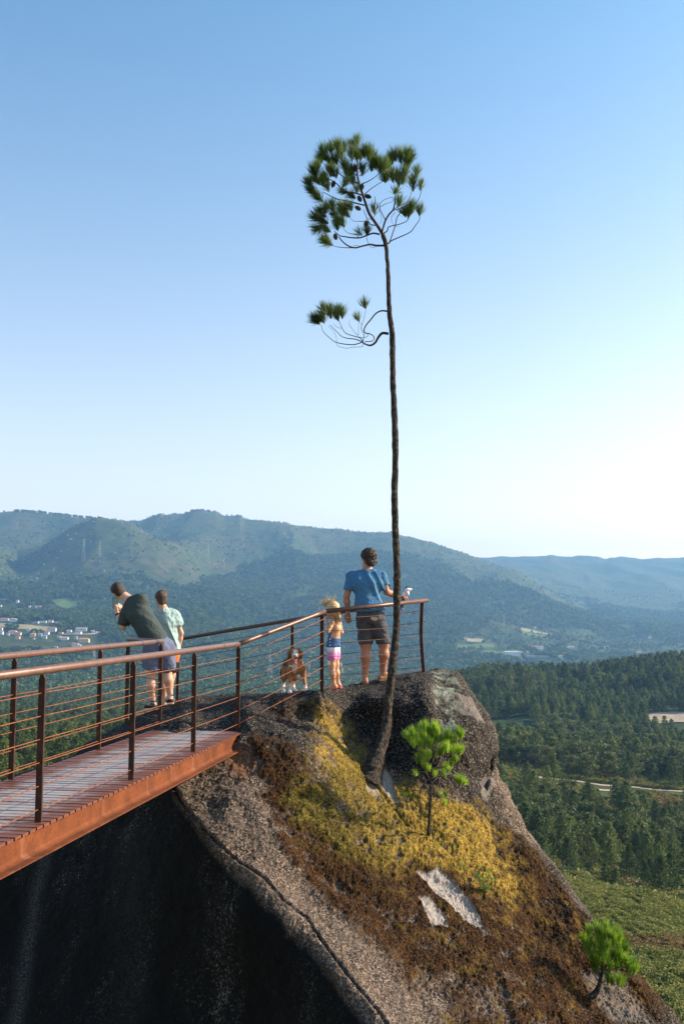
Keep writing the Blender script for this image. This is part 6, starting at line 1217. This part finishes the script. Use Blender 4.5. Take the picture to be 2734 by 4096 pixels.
def build_boy():
    Y = 13.95; J = lambda x, y, dy=0: PSY(np.float64(x), np.float64(y), np.float64(Y + dy)); fz = J(662, 2836)
    T = empty('person', V(fz), 'boy in pale teal shirt and black and orange shorts beside the leaning man', 'person')
    hc = J(645, 2396, .01); nk0 = J(657, 2442, 0); nk1 = J(651, 2420, 0); ls, rs = J(629, 2458, .02), J(701, 2464, 0); chest = J(668, 2495); waist = J(676, 2560); hip = J(682, 2610); le, re = J(620, 2530, .08), J(725, 2532, .02); lw, rw = J(640, 2585, .15), J(717, 2590, .05)
    lh, rh = J(672, 2622), J(690, 2622, .03); lk, rk = J(657, 2715, .02), J(683, 2716, .08); la, ra = J(657, 2808, 0), J(670, 2806, .12); lt = J(650, 2832, .2); lt[2] = la[2] - .075; rt = J(672, 2832, .32); rt[2] = ra[2] - .075
    b = Field(*bbox([hc + UP * .1, ls, rs, le, re, lw, rw, la, ra, lt, rt, rw - UP * .15]), .0068); fr = frame((-.45, .86, -.12), (-.08, 0, 1)); head(b, hc, fr, .98); b.cone(hc - UP * .04, nk0, .046, .050, .03); b.cone(ls * .7 + rs * .3, rs * .7 + ls * .3, .07, .07, .05); b.chain([chest, waist, hip], [.11, .10, .115], .05); b.cone(nk0, chest, .05, .09, .05)
    for a, c, d in ((ls, le, lw), (rs, re, rw)): b.cone(nk0 - UP * .02, a, .04, .045, .04); b.chain([a, (a + c) / 2, c], [.042, .036, .030], .02); b.chain([c, c * .6 + d * .4, d], [.031, .030, .021], .02)
    hand(b, rw, (-.35, .1, -1), (-1, 0, -.2), .88, .5, 1); hand(b, lw, (.4, .6, -.4), (0, 0, -1), .88, .4, 1); simple_leg(b, lh, lk, la, (.078, .058, .050, .052, .032, .030)); simple_leg(b, rh, rk, ra, (.078, .058, .050, .052, .032, .030)); foot(b, la, lt, .9); foot(b, ra, rt, .9); mobj('body', b.mesh('body'), M_SKIN3, T); eyes(hc, fr, .98, T, M_HAIRM)
    h = Field(hc - .16, hc + .17, .006); h.ell(hc + fr[2] * .035 - fr[1] * .016, (.084, .100, .090), fr, .02); h.ell(hc - fr[1] * .05 - fr[2] * .03, (.068, .050, .065), fr, .02); h.ell(hc + fr[2] * .105 + fr[0] * .03, (.05, .06, .025), fr, .02); h.cut(hc + fr[1] * .05, fr[1] - fr[2] * 1.2); h.cut(hc - fr[2] * .085, -fr[2]); h.wrinkle(hair_noise(.010, 65, 13)); mobj('hair', h.mesh('hair'), M_HAIRM, T)
    s = Field(*bbox([ls, rs, le, re, hip, nk0], .15), .0075); s.cone(ls * .75 + rs * .25, rs * .75 + ls * .25, .088, .088, .05); s.cone(nk0, chest, .068, .10, .05); s.chain([chest, waist, hip + UP * .0], [.135, .132, .138], .05); s.cone(ls, ls * .5 + le * .5, .060, .064, .03); s.cone(rs, rs * .6 + re * .4, .062, .066, .03)
    s.cone(rs * .35 + re * .65, re + (re - rs) * .2, .06, .09, .001, 'cut'); s.cone(ls * .25 + le * .75, le, .06, .08, .001, 'cut'); s.cut(J(680, 2606), (.06, 0, -1)); s.cut(nk0 * .7 + nk1 * .3, UP); s.wrinkle(folds(.019, 11, 11, 3.0, 61, (.45, 0))); mobj('shirt', s.mesh('shirt'), M_TEAL, T)
    s = Field(*bbox([lh, rh, lk, rk, hip], .14), .007); s.cone(hip + UP * .03, hip, .115, .12, .05); s.cone(lh, lh * .2 + lk * .8, .088, .082, .04); s.cone(rh, rh * .2 + rk * .8, .09, .084, .04); s.cut(J(680, 2688), -UP); s.wrinkle(folds(.006, 12, 12, 4, 71)); sh = mobj('shorts', s.mesh('shorts'), M_BLACKC, T)
    s = Field(*bbox([lh, rh, hip], .14), .007); s.cone(hip + UP * .02, hip - UP * .02, .118, .125, .05); s.cone(lh, lh * .75 + lk * .25, .093, .090, .04); s.cone(rh, rh * .75 + rk * .25, .095, .092, .04); s.cut(J(680, 2650), -UP); mobj('orange_band', s.mesh('orange_band'), M_ORANGE, sh)
    mb = MB(); a = np.linspace(0, 6.28, 20); mb.tube([nk0 + UP * .028 + np.array([math.cos(t) * .055, math.sin(t) * .05, .008 * math.sin(t)]) for t in a], .0035, 5); mb.build('necklace', M_WHITEC, T)
    for a_, t_ in ((la, lt), (ra, rt)):
        d = t_ - a_; d[2] = 0; L = np.linalg.norm(d); d /= L; g0 = np.array([0, 0, t_[2] - a_[2]]); s = Field(*bbox([a_, a_ + g0 + d * L, a_ + g0 - d * .08], .08), .0055); s.cone(a_ + g0 * .6, a_ + g0 + UP * .03 - d * .03, .042, .040, .02); s.cone(a_ + g0 + UP * .03 - d * .035, a_ + g0 + UP * .025 + d * (L - .03), .040, .034, .03); s.cut(a_ + g0 - UP * .004, -UP); s.cut(a_ + g0 * .4, UP); mobj('shoe', s.mesh('shoe'), M_SHOE, T)
def build_girl():
    ft = rock_point_s(1330, 2754); Y = ft[1]; J = lambda x, y, dy=0: PSY(np.float64(x), np.float64(y), np.float64(Y + dy)); T = empty('person', V(ft), 'small blond girl in denim and pink playsuit with windblown hair at the middle rail post', 'person')
    hc = J(1327, 2438, 0); nk0 = J(1337, 2479, .01); ls, rs = J(1329, 2492, -.07), J(1355, 2492, .09); chest = J(1342, 2515, .01); waist = J(1336, 2552, .01); hip = J(1333, 2580, .01); le, re = J(1312, 2526, -.13), J(1366, 2530, .10); lw, rw = J(1308, 2489, -.02), J(1345, 2545, .16)
    lh, rh = J(1328, 2590, -.035), J(1340, 2590, .05); lk, rk = J(1328, 2672, -.05), J(1343, 2668, .05); la, ra = J(1334, 2735, -.04), J(1351, 2733, .06); lt = J(1305, 2750, -.04); lt[2] = ft[2] + .008; rt = J(1328, 2748, .09); rt[2] = ft[2] + .012
    b = Field(*bbox([hc + UP * .09, ls, rs, le, re, lw, rw, la, ra, lt, rt, J(1270, 2495, .2)], .12), .0058); fr = frame((-.93, .30, -.08), UP); head(b, hc, fr, .86, True); b.cone(hc - UP * .04, nk0, .034, .036, .02); b.cone(ls, rs, .036, .036, .03); b.chain([chest, waist, hip], [.072, .068, .078], .04); b.cone(nk0, chest, .04, .062, .03)
    for a, c, d in ((ls, le, lw),): b.chain([a, (a + c) / 2, c], [.030, .026, .023], .015); b.chain([c, c * .6 + d * .4, d], [.023, .022, .016], .012)
    b.chain([rs, (rs + re) / 2, re], [.030, .026, .023], .015); b.chain([re, rw], [.023, .018], .012)
    fl = J(1290, 2520, .12); fw = J(1281, 2503, .14)
    hand(b, lw, (-.12, .1, 1), (-.9, .3, 0), .62, .12, -1, .14); hand(b, rw, (-.6, .3, .2), (0, 0, 1), .62, .4, 1)
    simple_leg(b, lh, lk, la, (.058, .044, .038, .040, .026, .024), .02); simple_leg(b, rh, rk, ra, (.058, .044, .038, .040, .026, .024), .02); foot(b, la, lt, .66); foot(b, ra, rt, .66); mobj('body', b.mesh('body'), M_SKIN4, T); eyes(hc, fr, .86, T, M_HAIRM)
    h = Field(hc - .2, hc + .17, .0055); h.ell(hc + fr[2] * .032 - fr[1] * .016, (.078, .090, .080), fr, .02); h.ell(hc - fr[1] * .05 - fr[2] * .03, (.066, .050, .085), fr, .02); h.cone(hc - fr[1] * .055 - fr[2] * .06, hc - fr[1] * .06 - fr[2] * .15, .05, .03, .02); h.cut(hc + fr[1] * .045, fr[1] - fr[2] * 1.0); h.wrinkle(hair_noise(.007, 55, 14)); ho = mobj('hair', h.mesh('hair'), M_BLOND, T)
    mb = MB(); g = random.Random(5)
    for k in range(60):     # strands blown to the left
        s0 = hc + fr[2] * (.03 + .06 * g.random()) + fr[1] * (.06 - .06 * g.random()) + fr[0] * (.06 * (g.random() - .5)); t_ = g.random() ** .45; e = J(1256 + 52 * t_, 2386 + 34 * g.random() + 10 * t_, .10 * (g.random() - .5)) if k % 5 else J(1300 + 45 * g.random(), 2378 + 14 * g.random(), .04); m_ = (s0 + e) / 2 + UP * (.01 - .05 * g.random())
        P = spline([s0, s0 * .6 + m_ * .4 + UP * .012, m_, m_ * .4 + e * .6 + UP * .012 * (g.random() - .5), e], 10); P[3:, 2] += np.linspace(0, .012, 7) * np.sin(np.arange(7) * 1.4 + k * 1.3); mb.tube(P, np.linspace(.0036, .0009, 10), 4)
    for k in range(46):     # locks down the back
        s0 = hc - fr[1] * .05 + fr[0] * (.10 * (g.random() - .5)) + UP * .02; e = J(1345 + 16 * g.random(), 2480 + 24 * g.random(), -.08 + .1 * g.random()); P = spline([s0, s0 * .5 + e * .5 + np.array([.03, -.02, .0]), e + np.array([.012 * math.sin(k), 0, .03]), e], 8); mb.tube(P, np.linspace(.008, .003, 8), 4)
    for k in range(26):
        s0 = hc + fr[2] * .08; a = g.random() * 6.28; e = s0 + np.array([math.cos(a) * .07 - .02, math.sin(a) * .06, .035 + .02 * g.random()]); mb.tube(spline([s0, (s0 + e) / 2 + UP * .02, e], 6), [.003, .003, .0025, .002, .0015, .001], 4)
    mb.build('loose_strands', M_BLOND, ho, True)
    M_DEN = cloth('denim', (.045, .12, .26)); m = NT('dip_dyed_cotton'); z = m.n('SeparateXYZ', 2, {}, i0=m.pos()); zt, zb = float(J(0, 2592)[2]), float(J(0, 2628)[2]); c = m.ramp(m.map(z, zb, zt), [(0, (.62, .17, .42)), (.45, (.68, .26, .48)), (.8, (.80, .66, .70)), (1, (.86, .83, .82))]); m.bump(m.noise(m.obj(), 30, 3), .5, .01); M_DIP = m.base(c, .85)
    s = Field(*bbox([hip, lh, rh, lk, rk, waist], .13), .006); s.cone(waist, hip, .078, .092, .03); s.cone(lh, lh * .45 + lk * .55, .066, .060, .02); s.cone(rh, rh * .45 + rk * .55, .066, .060, .02); s.cut(J(1330, 2638), (.1, 0, -1)); s.cut(J(1330, 2553), UP); s.wrinkle(folds(.005, 16, 16, 8, 81)); s2 = Field(*bbox([hip, lh, rh, lk, rk, waist], .13), .006); s2.F = s.F.copy(); s2.lo = s.lo; s2.n = s.n
    s.cut(J(1330, 2589), UP); mobj('pink_shorts', s.mesh('pink_shorts'), M_DIP, T); s2.cut(J(1330, 2589) + UP * 0, -UP); dn = mobj('denim_waist', s2.mesh('denim_waist'), M_DEN, T)
    for y in (2557, 2569.5, 2581): mb = MB(); c = J(1319, y, -.095); mb.tube([c, c + np.array([0, -.008, 0])], [.0075, .006], 8); mb.build('button', M_WHITEC, dn)
    s = Field(*bbox([chest, waist, ls], .13), .006); s.cone(chest + np.array([-.022, .01, .01]), waist + np.array([-.012, 0, 0]), .060, .072, .03); s.cone(chest + np.array([.01, .05, .0]), waist + np.array([.015, .03, 0]), .050, .06, .03); s.cut(J(1342, 2500), UP); s.cut(J(1330, 2556), -UP)
    s.ell(J(1343, 2522, -.09), (.062, .07, .062), None, .001, 'cut'); mobj('denim_top', s.mesh('denim_top'), M_DEN, T)
    for a_, t_ in ((la, lt), (ra, rt)):
        d = t_ - a_; d[2] = 0; L = np.linalg.norm(d); d /= L; sd = np.cross(d, UP); z = np.array([0, 0, t_[2] - a_[2] - .004]); mb = MB(); mb.box(a_ + z + d * (L / 2 - .015), d * (L / 2 + .035), sd * .03, UP * .007); mb.tube([a_ + z + d * (L * .45) - sd * .03, a_ + z + d * (L * .75) + UP * .035, a_ + z + d * (L * .45) + sd * .03], .0055, 6); mb.build('flip_flop', M_PINKS, T)
    # grass stalk held out to the left, with the free hand
    G = empty('grass_stalk', V(J(1277, 2502, .15)), 'dry grass stalk held out by the blond girl above the cable', 'grass stalk'); mb = MB(); mb.tube([J(1290, 2520, -.0), J(1272, 2497, .0), J(1244, 2470, .0)], [.002, .002, .0015], 5); mb.build('stem', simple('straw', (.55, .45, .25)), G); mb = MB(); mb.tube(spline([J(1276, 2503, -.01), J(1267, 2492, -.01), J(1258, 2482, 0)], 6), [.003, .008, .008, .007, .005, .002], 6); mb.tube(spline([J(1251, 2477, -.01), J(1243, 2470, 0)], 4), [.002, .006, .005, .001], 6); mb.build('seed_head', simple('pink_seed', (.62, .36, .30)), G)
def build_dog():
    Yf = float(rock_depth(1180 / DS, 2770 / DS)) - .02; J = lambda x, y, dy=0: PSY(np.float64(x), np.float64(y), np.float64(Yf + dy)); T = empty('dog', V(J(1180, 2768)), 'tricolour hound with long ears panting towards the camera behind the cables', 'dog')
    hc = J(1179, 2610, -.10); fr = frame((.10, -.99, -.06), UP); wi = J(1178, 2640, .02); ch = J(1184, 2668, .02); bk = J(1160, 2650, .42); bl = J(1163, 2678, .40); 
    b = Field(*bbox([hc + UP * .1, J(1120, 2700, .55), J(1232, 2772, -.15), bk, J(1130, 2772, .6)], .08), .006)
    b.ell(hc + UP * .010, (.055, .064, .055), fr, .02); b.cone(hc + fr[1] * .03 - UP * .02, hc + fr[1] * .125 - UP * .045, .042, .030, .025); b.ell(hc + fr[1] * .13 - UP * .043, (.024, .018, .018), fr, .01); b.cone(hc + fr[1] * .03 - UP * .052, hc + fr[1] * .105 - UP * .085, .030, .018, .015)
    b.cone(hc - fr[1] * .03 - UP * .02, wi, .056, .080, .05); b.ell(ch + UP * .02, (.084, .13, .112), None, .05); b.cone(wi, bk, .078, .074, .06); b.cone(ch, bl, .080, .062, .06); b.ell(J(1150, 2664, .46), (.072, .12, .10), None, .05)
    fl = [J(1210, 2672, .0), J(1213, 2704, .03), J(1219, 2735, 0), J(1221, 2754, -.0), J(1223, 2763, -.05)]; fl2 = [J(1160, 2680, .0), J(1160, 2708, .03), J(1161, 2738, 0), J(1161, 2759, .0), J(1158, 2768, -.05)]
    for q in (fl, fl2): b.chain(q, [.044, .031, .022, .019, .023], .015); b.cone(q[3], q[4], .022, .023, .01); [b.cone(q[4] + np.array([o, .01, -.003]), q[4] + np.array([o, -.022, -.008]), .010, .009, .004) for o in (-.018, -.006, .006, .018)]
    h1 = [J(1142, 2676, .46), J(1140, 2706, .42), J(1133, 2735, .54), J(1133, 2757, .47), J(1134, 2767, .40)]; h2 = [J(1178, 2680, .44), J(1180, 2712, .36), J(1171, 2737, .50), J(1176, 2756, .42), J(1183, 2765, .36)]
    for q in (h1, h2): b.chain(q, [.056, .038, .022, .018, .023], .02); [b.cone(q[4] + np.array([o, .01, -.003]), q[4] + np.array([o, -.022, -.008]), .010, .009, .004) for o in (-.016, -.005, .006, .017)]
    me = b.mesh('body'); co = np.zeros(len(me.vertices) * 3, np.float32); me.vertices.foreach_get('co', co); co = co.reshape(-1, 3).astype(float); xs, ys = CXS + FS * co[:, 0] / co[:, 1], None
    n = fbm(co[:, 0] * 14, co[:, 1] * 14, co[:, 2] * 14, 3, 5); z = co[:, 2]; zc = float(ch[2]); zl = float(J(0, 2712)[2]); zpaw = float(J(0, 2742)[2]); dh = co - hc; up = dh[:, 2]; fw = dh @ fr[1]; ishead = (np.linalg.norm(dh, axis=1) < .15) & (fw > -.05)
    black = np.clip((z - (zc + .045) + .05 * n) / .03, 0, 1) * (~ishead); black = np.maximum(black, np.clip((co[:, 1] - Yf - .12) / .04, 0, 1) * np.clip((z - zc + .03) / .04, 0, 1))
    white = np.clip((zpaw + .03 - z + .05 * n) / .03, 0, 1); white = np.maximum(white, (np.abs(dh[:, 0] + .0) < .030 + .02 * n) * (~ishead) * (co[:, 1] < ch[1] - .05) * (z > zc - .16) * (z < zc + .10) * .8)
    fa = np.sqrt(((dh[:, 0] - .006) / .044) ** 2 + ((dh[:, 2] + .035) / .075) ** 2); white = np.where(ishead & (fw > .0), np.clip((1.1 - fa + .1 * n) / .15, 0, 1), white); black = np.where(white > .5, 0, black)
    attr(me, 'black', black); attr(me, 'white', white)
    m = NT('dog_coat'); p = m.obj(); tan = m.mix(m.noise(p, 60, 4, .7), (.24, .095, .03), (.46, .21, .08)); c = m.mix(m.attr('black'), tan, m.mix(m.noise(p, 70, 4), (.012, .010, .009), (.05, .035, .025))); c = m.mix(m.attr('white'), c, m.mix(m.noise(p, 50, 3), (.60, .50, .42), (.80, .72, .64))); m.bump(m.noise(m.vmul(p, (1, 1, .5)), 160, 3), .8, .006); mobj('body', me, m.base(c, .7), T)
    M_EAR = simple('brown_ear_fur', (.26, .12, .05), .8, 0, .4, 50, .006, 150); M_NOSE = simple('black_nose', (.01, .01, .01), .35); M_TON = simple('pink_tongue', (.72, .22, .26), .35)
    for sg, cx in ((-1, 1), (1, -1)):
        s = Field(hc - .15, hc + .15, .0055); a = hc + fr[0] * sg * .052 + UP * .045; e = hc + fr[0] * sg * .088 - UP * .062 + fr[1] * .01; s.chain([a, (a + e) / 2 + fr[0] * sg * .014, e], [.022, .034, .026], .02, (fr[0] + UP * .2, 2.0)); mobj('ear', s.mesh('ear'), M_EAR, T)
        mb = MB(); q = hc + fr[0] * sg * .028 + fr[1] * .060 + UP * .010; mb.tube([q - fr[1] * .01, q + fr[1] * .004, q + fr[1] * .009], [.011, .010, .003], 10); mb.build('eye', M_EYE, T, True)
    s = Field(hc - .2, hc + .15, .004); s.ell(hc + fr[1] * .152 - UP * .030, (.019, .012, .014), fr, .01); mobj('nose', s.mesh('nose'), M_NOSE, T)
    s = Field(hc - .22, hc + .15, .004); t0 = hc + fr[1] * .11 - UP * .070; s.chain([t0 - fr[1] * .02, t0 + fr[1] * .022 - UP * .01, t0 + fr[1] * .028 - UP * .058], [.014, .016, .017], .01, (fr[1], 2.0)); mobj('tongue', s.mesh('tongue'), M_TON, T)
    mb = MB(); tl = [J(1140, 2655, .52), J(1128, 2675, .60), J(1124, 2700, .60), J(1127, 2722, .58)]; mb.tube(spline(tl, 12), np.linspace(.022, .010, 12), 8); mb.build('tail', simple('dark_tail_fur', (.03, .022, .018), .8), T, True)
    mb = MB(); a = np.linspace(0, 6.28, 22); c = hc * .45 + wi * .55; mb.tube([c + np.array([math.cos(t) * .098, math.sin(t) * .09, -.02 * -math.sin(t)]) for t in a], .007, 6); cl = mb.build('collar', M_PHONE, T)
    mb = MB(); c = J(1162, 2664, -.155); mb.box(c, (.016, 0, -.004), (0, .002, 0), (0, 0, .005)); [mb.box(c + np.array([sx * .016, 0, sz * .006 - sx * .003]), (.006, 0, 0), (0, .0025, 0), (0, 0, .006)) for sx in (-1, 1) for sz in (-1, 1)]; mb.build('bone_tag', M_CLAMP, cl)
# ------------------------------------------------------------------ haze of the valley air
def build_haze():
    mb = MB(); x0, x1, y0, y1, z0, z1 = -9500, 9500, -90, 9800, -420, 640
    mb.box(((x0 + x1) / 2, (y0 + y1) / 2, (z0 + z1) / 2), ((x1 - x0) / 2, 0, 0), (0, (y1 - y0) / 2, 0), (0, 0, (z1 - z0) / 2))
    m = bpy.data.materials.new('haze_air'); m.use_nodes = True; t = m.node_tree; t.nodes.clear()
    o = t.nodes.new('ShaderNodeOutputMaterial'); v = t.nodes.new('ShaderNodeVolumePrincipled')
    v.inputs['Color'].default_value = (0.30, 0.60, 1.0, 1); v.inputs['Density'].default_value = HAZE_D; v.inputs['Anisotropy'].default_value = 0.35
    t.links.new(v.outputs[0], o.inputs['Volume'])
    ob = mobj('haze', mb.mesh('haze'), m); tag(ob, kind='stuff'); return ob
HAZE_D = 1.0e-4
# ------------------------------------------------------------------ build
build_terrain(); build_rock(); build_bridge(); build_lookout_rail(); build_villages(); build_woods(); build_pines()
build_blue_man(); build_leaning_man(); build_boy(); build_girl(); build_dog(); build_haze()
